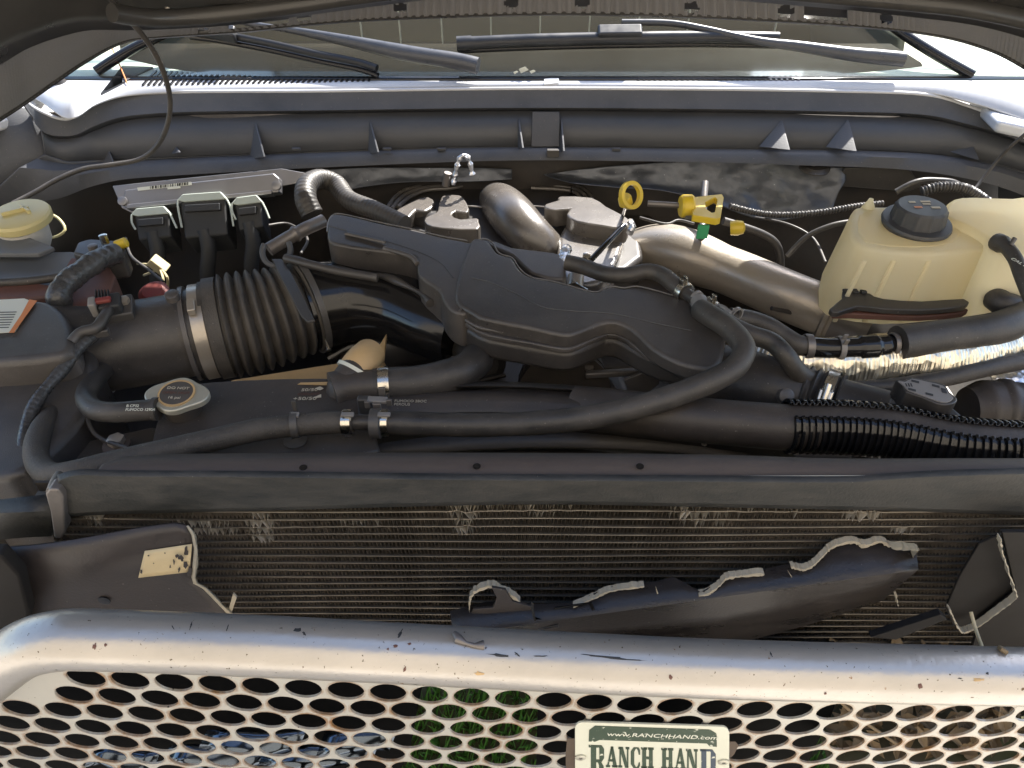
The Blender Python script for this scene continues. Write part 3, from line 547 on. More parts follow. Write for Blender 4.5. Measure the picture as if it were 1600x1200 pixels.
# ================================================================= washer filler, battery, left side
root = thing('washer_filler', 'pale yellow washer cap on a white filler neck at the left edge', 'filler neck', Z(38, 350, 1.12))
c = Z(36, 348, 1.215)
lathe('neck', c - Vector((0, 0, .10)), (0, -.08, 1), [(0, .02), (.03, .024), (.06, .042), (.1, .048)], M('filler_white', (.62, .6, .55), .5, dust=(.4, .38, .33), dscale=20, damt=.4), root)
cp = lathe('cap', c, (0, -.08, 1), [(0, .052), (.003, .058), (.016, .059), (.021, .056), (.023, .05)], m_yelcap, root, seg=40)
box('cap_fin', c + Vector((-.005, 0, .026)), (Vector((1, .7, 0)).normalized(), Vector((-.7, 1, 0)).normalized(), Vector((0, 0, 1))), (.05, .007, .008), m_yelcap, cp)
box('cap_fin', c + Vector((.012, .008, .026)), (Vector((1, -.9, 0)).normalized(), Vector((.9, 1, 0)).normalized(), Vector((0, 0, 1))), (.036, .006, .008), m_yelcap, cp)
tube('strap', [Z(78, 334, 1.175), Z(92, 342, 1.165), Z(102, 358, 1.15), Z(92, 368, 1.14), Z(76, 372, 1.13)], .003, m_yelcap, root, seg=8)
root = thing('battery', 'grey battery with dusty brown top edge behind the air box', 'battery', Z(90, 420, .9))
slab('case', [(-60, 395), (112, 392), (150, 400), (100, 440), (70, 478), (-60, 480)], 1.18, .28, m_grey, root, bevel=.006)
slab('lid_strip', [(110, 402), (160, 402), (180, 430), (165, 480), (70, 478), (80, 455)], 1.185, .18, m_redbrown, root, bevel=.005)
slab('terminal_cover', [(113, 395), (120, 378), (140, 372), (185, 375), (196, 388), (192, 400), (150, 404)], 1.205, .05, m_plastic, root, bevel=.006)
lathe('post', Z(166, 382, 1.21), (0, 0, 1), [(0, .008), (.02, .008), (.021, .005)], m_zinc, root, seg=8)
lathe('post', Z(148, 394, 1.205), (0, 0, 1), [(0, .009), (.015, .009), (.016, .005)], m_brkt, root, seg=8)
lathe('terminal_clip', Z(182, 384, 1.21), (1, .2, .3), [(0, .010), (.02, .010), (.022, .007)], m_yellow, root, seg=12)
tag(slab('red_cable_cover', [(-60, 443), (50, 440), (90, 446), (92, 462), (40, 466), (-60, 466)], 1.195, .02, m_redbrown, None, bevel=.006), 'dusty red cable cover lying across the battery front', 'cable cover')
hose('cable', 'black cable crossing the left end of the battery', [Z(x, y, 1.20) for x, y in ((-40, 443), (30, 440), (70, 436), (110, 430))], .008, m_rubber, 'cable')
tag(slab('inner_flap', [(-80, 370), (0, 352), (85, 386), (60, 396), (-80, 396)], 1.205, .01, m_grey, None, bevel=.003), 'flat bluish grey flap under the washer cap', 'flap')
hose('wiring_harness', 'thick tape-wrapped wiring harness curling past the battery', [Z(x, y, z) for x, y, z in ((118, 505, 1.14), (98, 480, 1.18), (92, 462, 1.205), (104, 442, 1.215), (130, 422, 1.22), (156, 405, 1.22), (180, 396, 1.21))], lambda u, s: .020 + .0005 * sin(s * 420) + .001 * sin(s * 130), m_tape, 'harness', step=.002, seg=14)
hose('wiring_harness', 'tape-wrapped cable running from the sensor plug down the left front', [Z(x, y, z) for x, y, z in ((150, 522, 1.20), (128, 540, 1.2), (100, 575, 1.19), (66, 615, 1.18), (46, 650, 1.17), (38, 690, 1.16), (37, 738, 1.14), (34, 760, 1.10))], lambda u, s: .0095 + .0002 * sin(s * 700) + .0007 * sin(s * 90), m_tape, 'harness', step=.0012, seg=12)
root = thing('loose_connector', 'yellowed cream connector hanging among the left side wiring', 'connector', Z(250, 410, 1.05))
d = (Z(268, 430, 1.04) - Z(235, 405, 1.08)).normalized()
box('body', Z(248, 414, 1.06), (d, d.cross(Vector((0, 0, 1))).normalized(), d.cross(d.cross(Vector((0, 0, 1)))).normalized()), (.04, .03, .02), m_wire, root, bevel=.003)
for e in ((225, 430), (262, 450), (250, 462), (215, 412)): tube('wire', [Z(248, 416, 1.055), Z((248 + e[0]) / 2 + 6, (416 + e[1]) / 2, 1.05), Z(*e, 1.0)], .003, m_wire, root, seg=6)
root = thing('corroded_terminal', 'rusty corroded cable clamp between harness and intake pipe', 'cable clamp', Z(150, 450, 1.1))
for i in range(9):
    c = Z(random.uniform(132, 172), random.uniform(430, 470), random.uniform(1.10, 1.14)); a = random.uniform(0, 3)
    box('flake', c, (Vector((cos(a), sin(a), .3)).normalized(), Vector((-sin(a), cos(a), 0)), Vector((0, -.3, 1)).normalized()), (random.uniform(.015, .04), .012, .008), random.choice([m_wire, m_amber, m_redbrown, m_brkt]), root, bevel=.002)
tube('rusty_bar', [Z(110, 486, 1.1), Z(140, 482, 1.12), Z(168, 470, 1.12), Z(176, 450, 1.12)], .007, m_redbrown, root, seg=8)
tag(lathe('red_terminal_cover', Z(243, 462, 1.1), (0, -.3, 1), [(0, .03), (.01, .03), (.018, .02)], m_red), 'red terminal cover peeking out above the intake pipe', 'terminal cover')

# ================================================================= air box and intake
root = thing('air_box', 'big dark air filter box at the left edge with a warning sticker', 'air box', Z(60, 600, .9))
slab('body', [(-90, 700), (-90, 500), (0, 478), (60, 466), (90, 470), (118, 500), (150, 560), (135, 640), (60, 720), (0, 745)], 1.165, .3, m_cover, root, bevel=.03, n=3, seg=5)
slab('upper_lid', [(-90, 560), (-90, 485), (40, 468), (82, 472), (108, 500), (112, 545), (60, 560)], 1.215, .09, m_cover, root, bevel=.03, n=3, seg=6)
st = prism('warning_sticker', [Z(a, b, 1.2162) for a, b in [(-20, 470), (38, 467), (52, 472), (40, 492), (24, 519), (-20, 522)]], (0, 0, .001), m_letw, root, bevel=0)
prism('orange_border', [Z(a, b, 1.2175) for a, b in [(46, 468), (58, 470), (42, 492), (22, 520), (14, 520), (33, 492)]], (0, 0, .0004), m_orange, st, bevel=0)
multi('print_lines', [[Z(-20, y, 1.2175), Z(30 - (y - 480) * .5, y - 1, 1.2175), Z(30 - (y - 480) * .5, y, 1.2175), Z(-20, y + 1, 1.2175)] for y in range(488, 516, 4)], m_conn, st, (0, 0, .0004))
slab('lower_step', [(-90, 760), (-90, 640), (0, 600), (60, 600), (80, 640), (50, 730), (0, 770)], 1.08, .3, m_plastic, root, bevel=.03, n=3)
zi = 1.12
ax0, ax1 = Z(70, 560, 1.10), Z(322, 520, 1.12)
def AX(px, py): return Z(px, py, 1.12)
root = thing('intake_pipe', 'wide black intake pipe from the air box with clamp and sensor', 'intake pipe', AX(230, 530))
tube('pipe', [AX(90, 554), AX(140, 548), AX(230, 534), AX(320, 518)], lambda u, s: .078 + .012 * max(0, 1 - u * 3.5) + (.004 if u > .9 else 0), m_cover, root, seg=48, step=.006)
dI = (AX(320, 518) - AX(230, 534)).normalized()
lathe('rim', AX(300, 521.5), dI, [(-.004, .08), (-.004, .088), (.004, .088), (.004, .08)], m_cover, root, seg=48, closed=True)
cb = lathe('clamp_band', AX(321, 518), dI, [(-.011, .086), (-.011, .089), (.011, .089), (.011, .086)], m_steel, root, seg=48, closed=True)
up = Vector((0, -.2, 1)); N_ = (up - dI * up.dot(dI)).normalized(); S_ = dI.cross(N_)
box('clamp_screw', AX(318, 518) + N_ * .092 + S_ * .03, (dI, S_, N_), (.014, .03, .014), m_steel, cb, bevel=.003)
lathe('rim_tab', AX(292, 521) + N_ * .088, N_, [(0, .012), (.012, .012), (.014, .009)], m_cover, root)
sn = box('sensor_base', AX(205, 535) + N_ * .083, (dI, S_, N_), (.06, .05, .02), m_plastic, root, bevel=.004)
box('sensor', AX(203, 538) + N_ * .098, (dI, S_, N_), (.035, .035, .028), m_conn, sn, bevel=.004)
box('red_lock', AX(196, 541) + N_ * .115 - S_ * .0, (dI, S_, N_), (.026, .012, .008), m_red, sn, bevel=.003)
box('white_lock', AX(180, 545) + N_ * .105, (dI, S_, N_), (.012, .022, .03), m_capgrey, sn, bevel=.003)
for k in range(5): box('grip_rib', AX(186 + k * 4.5, 533) + N_ * .116, (dI, S_, N_), (.002, .02, .008), m_conn, sn, bevel=.0005)
lathe('screw', AX(222, 530) + N_ * .094, N_, [(0, .009), (.008, .009), (.009, .006)], m_steel, sn, seg=6)
tube('sensor_lead', [AX(200, 545) + N_ * .1, AX(196, 560) + N_ * .105, AX(182, 575) + N_ * .10, AX(160, 580) + N_ * .098, AX(144, 590) + N_ * .09], .009, m_plastic, root, seg=10)
box('lead_clip', Z(152, 521, 1.205), (Vector((.9, .3, 0)), Vector((-.3, .9, 0)), Vector((0, 0, 1))), (.04, .014, .014), m_plastic, root, bevel=.003)
root = thing('intake_bellows', 'ribbed black rubber bellows between intake pipe and engine', 'bellows', AX(410, 500))
bel = [AX(326, 516), AX(360, 510), AX(400, 502), AX(440, 492), AX(478, 480)]
def rb(u, s):
    if u < .2: return .090
    return .081 + .014 * (.5 + .5 * cos((u - .2) * 2 * pi * 8.0 / .8)) ** .6 + .004 * sin(u * 5)
tube('bellows', bel, rb, m_rubber2, root, seg=56, step=.0011)
dB = (AX(478, 480) - AX(440, 492)).normalized()
lathe('cuff', AX(344, 513), dI, [(-.012, .088), (-.012, .095), (.01, .095), (.012, .09), (.012, .086)], m_rubber2, root, seg=56, closed=True)
root = thing('intake_elbow', 'shiny black intake elbow with a bracket strap feeding the engine', 'intake elbow', AX(560, 480))
tube('elbow', [AX(474, 482), AX(500, 476), AX(560, 470), AX(620, 480), AX(680, 505), AX(720, 520)], lambda u, s: .086 - .022 * u, m_gloss, root, seg=48, step=.008)
lathe('elbow_collar', AX(484, 478), dB, [(-.006, .088), (-.006, .095), (.006, .095), (.006, .088)], m_plastic, root, seg=48, closed=True)
# forked strap standing over the bellows
fk = [(424, 404), (440, 404), (452, 420), (486, 488), (492, 500), (480, 502), (470, 492)]
prism('strap', [Z(a, b, 1.215) for a, b in fk], (0, 0, -.006), m_plastic, root, bevel=.002)
c = Z(432, 392, 1.225); e1_, e2_ = Vector((1, .15, 0)).normalized(), Vector((-.05, .75, .6)).normalized()
tube('fork', [c + e1_ * (.026 * cos(R(a))) + e2_ * (.03 * sin(R(a))) for a in (150, 180, 215, 250, 290, 325, 360, 390)], .0055, m_cowl, root, seg=10)
tube('strap_bar', [Z(446, 403, 1.22), Z(480, 412, 1.22), Z(530, 424, 1.215), (Z(590, 434, 1.21))], .008, m_plastic, root, seg=10)
lp = [(446, 402), (500, 415), (560, 428), (600, 432), (634, 446), (660, 460), (672, 474)]
tube('moulded_flange', [Z(a, b, 1.2) for a, b in lp], lambda u, s: .006 + .002 * sin(s * 60), m_plastic, root, seg=10)
tag(tube('metal_pipe', [Z(420, 390, 1.17), Z(450, 372, 1.18), Z(480, 356, 1.19), Z(505, 345, 1.19)], lambda u, s: .014 + (.003 if .45 < u < .52 else 0), m_brkt, None, smoothn=0, step=.004), 'short dull metal pipe behind the forked strap', 'pipe')
hose('braided_hose', 'braided black hose curling round beside the silver module', [Y(x, y, z) for x, y, z in ((488, 335, 1.48), (478, 312, 1.5), (480, 290, 1.54), (500, 280, 1.58), (525, 288, 1.58), (545, 312, 1.52), (585, 328, 1.47), (632, 350, 1.42))], lambda u, s: .024 - .006 * u + .0003 * sin(s * 700), m_rubber, step=.0012, seg=18)
hose('funnel_duct', 'dark duct mouth under the middle cover, left of the pulleys', [Z(600, 545, 1.02), Z(650, 530, 1.05), Z(700, 532, 1.06), Z(770, 560, 1.02)], lambda u, s: .055 - .01 * u, m_plastic, 'duct', seg=32)
hose('fan_duct', 'low black duct to the right of the amber neck', [Z(520, 560, .98), Z(560, 540, 1.0), Z(620, 560, .98), Z(640, 600, .95)], lambda u, s: .05, m_gloss, 'duct', seg=32)
tag(tube('bright_tip', [Z(508, 530, 1.13), Z(512, 540, 1.125), Z(514, 548, 1.12)], lambda u, s: .0015 + .0035 * u, m_zinc, None, seg=8), 'tiny bright metal tag hanging below the bellows end', 'metal tag')
# ================================================================= upper moulded cover
root = thing('resonator_cover', 'large moulded black plastic cover lying diagonally over the engine', 'engine cover', Z(850, 460, 1.1))
def sl(px):  # the cover dips towards the right
    return 1.245 - (px - 510) * .00005
arm = [(512, 352), (516, 338), (528, 334), (560, 340), (600, 350), (640, 358), (690, 370), (730, 378), (752, 386), (750, 420), (745, 470), (728, 490), (706, 484), (692, 468), (685, 452), (655, 430), (652, 405), (640, 398), (600, 392), (565, 388), (540, 384), (514, 376)]
prism('arm', [Z(a, b, sl(a)) for a, b in catmull([(x, y, 0) for x, y in arm], 3, True) and [(p.x, p.y) for p in catmull([(x, y, 0) for x, y in arm], 3, True)]], (0, 0, -.07), m_cover, root, bevel=.012, seg=5)
body = [(735, 376), (752, 373), (765, 378), (778, 395), (800, 402), (812, 420), (830, 432), (870, 440), (925, 455), (945, 450), (958, 447), (975, 450), (1000, 448), (1060, 464), (1080, 472), (1086, 490), (1130, 510), (1132, 548), (1118, 572), (1096, 575), (1060, 566), (1020, 544), (985, 512), (950, 502), (905, 518), (880, 522), (830, 512), (760, 498), (738, 488), (712, 468), (716, 430)]
def rnd(L, n=3): return [(p.x, p.y) for p in catmull([(x, y, 0) for x, y in L], n, True)]
prism('body', [Z(a, b, sl(a) + .008) for a, b in rnd(body)], (0, 0, -.03), m_cover, root, bevel=.011, seg=5)
def grow(L, k, dy):
    cx = sum(a for a, b in L) / len(L); cy = sum(b for a, b in L) / len(L); return [(a + (a - cx) * k, b + (dy if b > cy else 0)) for a, b in L]
flange = [(700, 470), (712, 466), (760, 494), (830, 508), (880, 519), (905, 515), (950, 499), (985, 509), (1025, 542), (1060, 563), (1100, 573), (1118, 568), (1114, 578), (1090, 584), (1050, 574), (1010, 556), (978, 530), (950, 522), (905, 540), (880, 545), (830, 536), (765, 524), (735, 510), (712, 490)]
prism('flange', [Z(a, b, sl(a) - .018) for a, b in rnd(flange, 2)], (0, 0, -.01), m_cover, root, bevel=.003)
under = [(690, 455), (760, 440), (1080, 470), (1120, 520), (1118, 572), (1060, 572), (1010, 556), (975, 536), (950, 528), (905, 546), (880, 550), (830, 542), (765, 530), (735, 516), (708, 494)]
prism('underside', [Z(a, b, sl(a) - .028) for a, b in rnd(under, 2)], (0, 0, -.045), m_plastic, root, bevel=.012, seg=4)
tube('rim_bead', [Z(a, b, sl(a) - .014) for a, b in [(694, 470), (715, 490), (745, 510), (770, 516), (830, 526), (880, 532), (905, 528), (950, 510), (975, 514), (1010, 540)]], .0035, m_cover, root, seg=8)
tube('seam_line', [Z(a, b, sl(a) + .0082) for a, b in [(738, 434), (770, 442), (810, 460), (850, 480), (900, 486), (960, 490), (1030, 506), (1080, 516)]], .0011, m_cowl, root, seg=6)
tube('seam_line', [Z(a, b, sl(a) + .0002) for a, b in [(514, 353), (570, 368), (620, 382), (660, 396), (690, 412), (708, 434)]], .0011, m_cowl, root, seg=6)
prism('arm_recess', [Z(a, b, sl(a) + .002) for a, b in [(540, 358), (600, 371), (604, 378), (542, 364)]], (0, 0, -.01), m_plastic, root, bevel=.002)
tube('arm_rib', [Z(540, 365, 1.247), Z(602, 379, 1.245)], .0035, m_cover, root, seg=8)
tube('arm_rib', [Z(600, 388, 1.24), Z(640, 400, 1.24), (Z(652, 412, 1.236))], .005, m_cover, root, seg=8)
prism('back_channel', [Z(a, b, sl(a) - .012) for a, b in rnd([(752, 378), (775, 376), (800, 386), (850, 392), (878, 398), (884, 420), (880, 436), (830, 426), (800, 398)], 2)], (0, 0, -.05), m_cover, root, bevel=.008)
tube('rim_flange', [Z(a, b, sl(a) + .003) for a, b in [(738, 420), (738, 392), (746, 377), (758, 373), (770, 380), (780, 396), (800, 403), (812, 420), (830, 433), (870, 441), (925, 456), (945, 451), (958, 447.5), (975, 450), (1000, 448), (1060, 464), (1079, 471), (1086, 484)]], .0016, m_rimlight, root, seg=8)  # pale bead paints the rim light along the flange
tube('rim_flange', [Z(a, b, sl(a) - .003) for a, b in [(511, 362), (513, 346), (520, 336), (532, 334), (560, 340), (600, 349), (640, 357), (690, 369), (730, 376)]], .0014, m_rimlight, root, seg=8)
tube('rim_flange', [Z(a, b, sl(a) + .001) for a, b in [(737, 425), (732, 455), (724, 478), (718, 486)]], .0022, m_cover, root, seg=8)
root = thing('breather_cap', 'round black breather under the arm of the moulded cover', 'breather', Z(620, 425, 1.15))
c = Z(618, 424, 1.17)
lathe('dome', c, (.1, -.3, 1), [(-.03, .042), (0, .044), (.012, .04), (.02, .028)], m_gloss, root)
lathe('skirt', c - Vector((0, 0, .05)), (.1, -.3, 1), [(0, .05), (.01, .052), (.02, .048)], m_plastic, root)

# ================================================================= intake manifold at the back
root = thing('intake_manifold', 'moulded black intake manifold with humps at the back of the engine', 'manifold', Y(800, 340, 1.45))
DM = .075
def ZD(a, b, z): return Z(a, b, z - DM)
def mz(pts, z): return [Z(a, b, z - DM) for a, b in pts]
prism('rear_shell', mz(rnd([(605, 330), (618, 305), (650, 292), (700, 284), (730, 278), (745, 270), (770, 266), (790, 280), (850, 284), (900, 292), (922, 300), (930, 318), (990, 350), (980, 420), (700, 430), (640, 380)]), 1.165), (0, 0, -.12), m_plastic, root, bevel=.018, seg=4)
for k in range(3):
    L = [(602 + k * 10, 330 - k * 3), (622 + k * 9, 304 + k * 2), (655 + k * 6, 291 + k * 3), (700 + k * 3, 286 + k * 4), (730, 280 + k * 4)]
    tube('shell_ridge', mz(L, 1.172), .006, m_mani, root, seg=10)
    L = [(830, 284 + k * 5), (875, 286 + k * 5), (905 - k * 4, 292 + k * 4), (922 - k * 7, 304 + k * 3), (926 - k * 8, 322)]
    tube('shell_ridge', mz(L, 1.172), .005, m_mani, root, seg=10)
prism('pad', mz(rnd([(690, 306), (712, 304), (724, 308), (733, 326), (728, 332), (712, 330), (706, 336), (720, 342), (745, 340), (748, 346), (746, 358), (690, 356), (666, 350), (664, 340), (676, 334), (684, 328)], 2), 1.215), (0, 0, -.07), m_mani, root, bevel=.006, seg=4)
prism('pad', mz(rnd([(610, 334), (640, 316), (668, 306), (680, 318), (664, 330), (650, 328), (640, 338), (620, 345)], 2), 1.20), (0, 0, -.07), m_mani, root, bevel=.006, seg=4)
prism('pad', mz(rnd([(852, 318), (872, 312), (874, 306), (925, 308), (948, 322), (975, 336), (984, 346), (972, 356), (940, 352), (900, 345), (885, 334), (890, 326), (868, 328), (852, 324)], 2), 1.225), (0, 0, -.045), m_mani, root, bevel=.005, seg=4)
prism('pad_column', mz(rnd([(885, 345), (940, 352), (975, 356), (968, 400), (940, 440), (890, 440), (870, 400)], 2), 1.19), (0, 0, -.14), m_mani, root, bevel=.012, seg=4)
tube('runner', [ZD(768, 310, 1.165), ZD(782, 318, 1.195), ZD(808, 346, 1.20), ZD(836, 378, 1.175), ZD(866, 410, 1.12)], lambda u, s: .026 + .026 * sin(min(1, u * 1.3 + .12) * pi * .62), m_mani, root, seg=40, step=.006)
tube('runner', [ZD(650, 345, 1.15), ZD(690, 360, 1.15), ZD(730, 385, 1.12)], .04, m_plastic, root, seg=24)
for x, y in ((784, 302), (893, 310)): prism('spike', [ZD(x - 2, y, 1.20), ZD(x + 2, y, 1.20), ZD(x, y - 22, 1.20)], (0, .012, 0), m_mani, root, bevel=.0005)
for x in (728, 832, 735): tube('wire_rib', [ZD(x, 322, 1.19), ZD(x + 28, 324, 1.19)], .002, m_mani, root, seg=6)
root = thing('support_rod', 'slanting black rod with a chewed tip right of the manifold hump', 'rod', Z(950, 380, 1.17))
tube('rod', [Z(975, 352, 1.17), Z(950, 378, 1.165), Z(922, 408, 1.15)], .006, m_gloss, root, smoothn=0, seg=10)
tube('frayed_tip', [Z(984, 346, 1.17), Z(988, 354, 1.17), Z(984, 364, 1.165)], lambda u, s: .006 + .002 * sin(s * 900), m_foils, root, seg=8, step=.001)
lathe('nut', Z(916, 405, 1.15), (0, -.3, 1), [(0, .009), (.012, .009), (.013, .006)], m_zinc, root, seg=6)
lathe('washer', Z(916, 409, 1.145), (0, -.3, 1), [(0, .013), (.003, .013)], m_zinc, root, seg=16)
root = thing('metal_standoff', 'bright metal standoff and clip between manifold and moulded cover', 'standoff', Z(900, 440, 1.15))
tube('post', [Z(898, 450, 1.14), Z(900, 432, 1.15)], .016, m_steel, root, smoothn=0)
tube('pin', [Z(838, 424, 1.18), Z(872, 432, 1.18)], .003, m_zinc, root, smoothn=0, seg=8)
lathe('collar', Z(873, 436, 1.17), (0, -.3, 1), [(0, .010), (.008, .010), (.009, .007)], m_zinc, root)
tube('wire', [Z(895, 436, 1.16), Z(905, 445, 1.17), Z(918, 452, 1.16)], .0012, m_zinc, root, seg=6)
tag(tube('crumpled_fitting', [Z(886, 388, 1.21), Z(880, 402, 1.21), Z(874, 418, 1.2), Z(874, 432, 1.19)], lambda u, s: .009 + .004 * noise.noise(Vector((s * 170, 0, 0))), m_foils, None, seg=9, step=.0015, smooth=10), 'crumpled shiny fitting at the left end of the vent hose', 'fitting')

# ================================================================= dipsticks
root = thing('dipstick', 'yellow ring-handled dipstick left of the large metal pipe', 'dipstick', Z(975, 320, 1.1))
c = Z(986, 305, 1.26); n1 = Vector((.55, -.75, .45)).normalized()
lathe('ring', c, n1, [(-.005, .020), (-.005, .028), (.005, .028), (.005, .020)], m_yellow, root, seg=36, closed=True)
lathe('plug', Z(978, 318, 1.235), (-.3, -.2, 1), [(0, .014), (.014, .014), (.018, .012)], m_yellow, root)
tube('stick', [Z(978, 322, 1.235), Z(974, 335, 1.15)], .004, m_zinc, root, smoothn=0, seg=8)
root = thing('dipstick', 'yellow triangular dipstick handle on a horizontal metal tube', 'dipstick', Z(1090, 320, 1.1))
def HP(px, py): return Z(px, py, 1.25)
tri = [HP(1082, 308), HP(1128, 303), HP(1131, 308), HP(1126, 340), HP(1120, 342), HP(1082, 336)]
inn = [HP(1102, 316), HP(1117, 308), HP(1121, 311), HP(1117, 331), HP(1112, 332), HP(1103, 326)]
V = [p for p in tri] + [p for p in inn] + [p - Vector((0, 0, .014)) for p in tri] + [p - Vector((0, 0, .014)) for p in inn]; Fc = []
for i in range(6):
    j = (i + 1) % 6; Fc += [(i, j, 6 + j, 6 + i), (12 + j, 12 + i, 18 + i, 18 + j), (i, 12 + i, 12 + j, j), (6 + i, 6 + j, 18 + j, 18 + i)]
mk('handle', V, Fc, m_yellow, root, bevel=.0025)
lathe('collar', Z(1072, 322, 1.245), (1, .05, 0), [(-.012, .02), (-.008, .023), (.01, .023), (.014, .02)], m_yellow, root)
tube('stick_tube', [Z(1012, 318, 1.24), Z(1062, 321, 1.24)], .006, m_brkt, root, smoothn=0, seg=10)
box('clip', Z(1078, 338, 1.23), None, (.02, .012, .01), m_brkt, root)
root = thing('dipstick_bracket', 'thin upright bracket with a green clip below the dipstick handle', 'bracket', Z(1098, 370, 1.1))
tube('post', [Y(1102, 285, 1.6), Y(1100, 310, 1.56), Y(1098, 350, 1.5), Y(1096, 372, 1.45)], .008, m_brkt, root, seg=8)
box('green_clip', Z(1098, 362, 1.215), None, (.022, .006, .03), m_grnclip, root)
tag(lathe('yellow_plug', Z(1152, 356, 1.18), (1, -.2, .2), [(-.014, .014), (0, .016), (.012, .013), (.016, .005)], m_yellow), 'small yellow plug right of the dipstick handle', 'plug')

# ================================================================= big metal pipe, right
root = thing('charge_pipe', 'thick dusty metal charge pipe sloping down to the right', 'metal pipe', Z(1150, 440, 1.1))
pp = [Z(990, 395, 1.04), Z(1030, 390, 1.06), Z(1080, 402, 1.07), Z(1150, 428, 1.07), Z(1230, 462, 1.07), Z(1305, 492, 1.06)]
tube('pipe', pp, lambda u, s: .052 + .009 * sin(min(1, u * 2.2) * pi) * (u < .455), m_steel, root, seg=48, step=.006)
dd = (pp[-1] - pp[-2]).normalized()
lathe('bead', pp[-1] - dd * .012, dd, [(-.008, .052), (-.004, .057), (.004, .057), (.008, .052)], m_steel, root, seg=40)
tube('outlet', [pp[-1] - dd * .004, pp[-1] + dd * .07], lambda u, s: .051 - .006 * u, m_brkt, root, smoothn=0, seg=36)

# ================================================================= hoses at centre right
hose('vent_hose', 'short black vent hose from the crumpled fitting over the moulded cover', [Z(x, y, z) for x, y, z in ((884, 410, 1.22), (910, 416, 1.22), (945, 428, 1.225), (980, 430, 1.23), (1010, 424, 1.235), (1035, 430, 1.235), (1058, 448, 1.235), (1078, 462, 1.23))], .0145, m_rubber)
d1 = (Z(1078, 462, 1.235) - Z(1058, 448, 1.235)).normalized()
clamp(Z(1068, 456, 1.235), d1, .0155, .012, 'narrow steel clamp at the right end of the vent hose', group='hose clamps')
root = thing('hose_coupling', 'black coupling with metal collars where three hoses meet at the cover corner', 'coupling', Z(1090, 475, 1.2))
tube('barrel', [Z(1072, 458, 1.235), Z(1095, 474, 1.235), Z(1135, 500, 1.225)], .0105, m_plastic, root, seg=14)
tube('tee', [Z(1092, 470, 1.24), Z(1096, 484, 1.24)], .014, m_capgrey, root, smoothn=0)
for x, y in ((1088, 466), (1150, 492), (1118, 486)): lathe('collar', Z(x, y, 1.236), d1, [(-.003, .0105), (-.003, .0135), (.003, .0135), (.003, .0105)], m_capgrey, root, closed=True)
box('tab', Z(1133, 484, 1.25), (d1, Vector((d1.y, -d1.x, 0)).normalized(), Vector((0, 0, 1))), (.025, .008, .006), m_capgrey, root)
clamp(Z(1112, 483, 1.236), d1, .013, .012, 'steel clamp just right of the hose coupling', group='hose clamps')
L8b = [(1095, 484, 1.25), (1112, 495, 1.26), (1138, 512, 1.265), (1158, 534, 1.265), (1162, 552, 1.26), (1148, 574, 1.25), (1115, 594, 1.24), (1070, 612, 1.23), (1010, 632, 1.22), (930, 650, 1.21), (850, 660, 1.205), (760, 664, 1.20), (680, 663, 1.20), (600, 660, 1.20)]
hose('heater_hose', 'long smooth black hose bending round from the cover corner to the centre clamps', [Z(*a) for a in L8b], .0175, m_rubber, step=.006, seg=20)
L8a = [(552, 660, 1.20), (500, 661, 1.20), (455, 665, 1.20), (400, 672, 1.20), (330, 688, 1.20), (250, 706, 1.20), (180, 722, 1.20), (120, 737, 1.20), (84, 742, 1.19), (62, 728, 1.18), (56, 700, 1.175), (66, 670, 1.165), (84, 648, 1.15), (96, 630, 1.12)]
hose('heater_hose', 'fabric-textured black hose looping back at the left front corner', [Z(*a) for a in L8a], lambda u, s: .0165 + .0003 * sin(s * 1800), m_rubber2, step=.0014, seg=20)
root = thing('hose_joint', 'black plastic joint between the two heater hoses', 'joint', Z(572, 665, 1.19))
tube('pipe', [Z(545, 660, 1.20), Z(610, 660, 1.20)], .0115, m_plastic, root, smoothn=0)
lathe('flange', Z(588, 662, 1.20), (1, 0, 0), [(-.008, .012), (-.008, .022), (.006, .022), (.008, .019), (.008, .012)], m_plastic, root, closed=True)
box('stand', Z(572, 640, 1.17), None, (.022, .012, .05), m_plastic, root, bevel=.003)
x_ = Vector((1, 0, 0))
for x, lab in ((543, 'steel clamp on the left heater hose at the centre joint'), (600, 'steel clamp on the right heater hose at the centre joint')):
    rt = clamp(Z(x, 660.5, 1.20), x_, .0175, .013, lab, group='hose clamps', lug=False)
    c = Z(x, 648, 1.222); box('screw_head', c, None, (.018, .008, .004), m_capgrey, rt); box('screw_stem', c - Vector((0, 0, .006)), None, (.008, .006, .012), m_tan, rt)
rt = thing('cable_tie', 'black cable tie with upright tail round the left heater hose', 'cable tie', Z(461, 664, 1.2))
dT = (Z(455, 665, 1.2) - Z(470, 663.5, 1.2)).normalized()
lathe('loop', Z(461, 664, 1.2), dT, [(-.005, .017), (-.005, .0195), (.005, .0195), (.005, .017)], m_plastic, rt, closed=True)
box('head', Z(461, 650, 1.215), None, (.012, .01, .008), m_capgrey, rt); box('tail', Z(461, 637, 1.222), None, (.007, .004, .026), m_plastic, rt)
lathe('anchor', Z(462, 690, 1.165), (0, 0, 1), [(-.03, .006), (-.01, .009), (0, .006), (.001, .017), (.004, .017)], m_plastic, rt)
hose('overflow_hose', 'short black hose from the radiator cap curling up to the left', [Z(x, y, z) for x, y, z in ((246, 639, 1.195), (215, 642, 1.195), (180, 644, 1.195), (148, 640, 1.19), (134, 622, 1.18), (142, 602, 1.16), (165, 575, 1.12))], .0155, m_rubber)
lathe('rim', Z(243, 639, 1.195), (1, 0, 0), [(-.003, .0155), (-.003, .0175), (.004, .0175), (.004, .01)], m_rubber, bpy.data.objects['overflow_hose'])
text('B CP32\nFUMOCO 1290A', .006, Z(197, 636, 1.212), (1, 0, 0), (0, .9, .4), m_letw, bpy.data.objects['overflow_hose'])
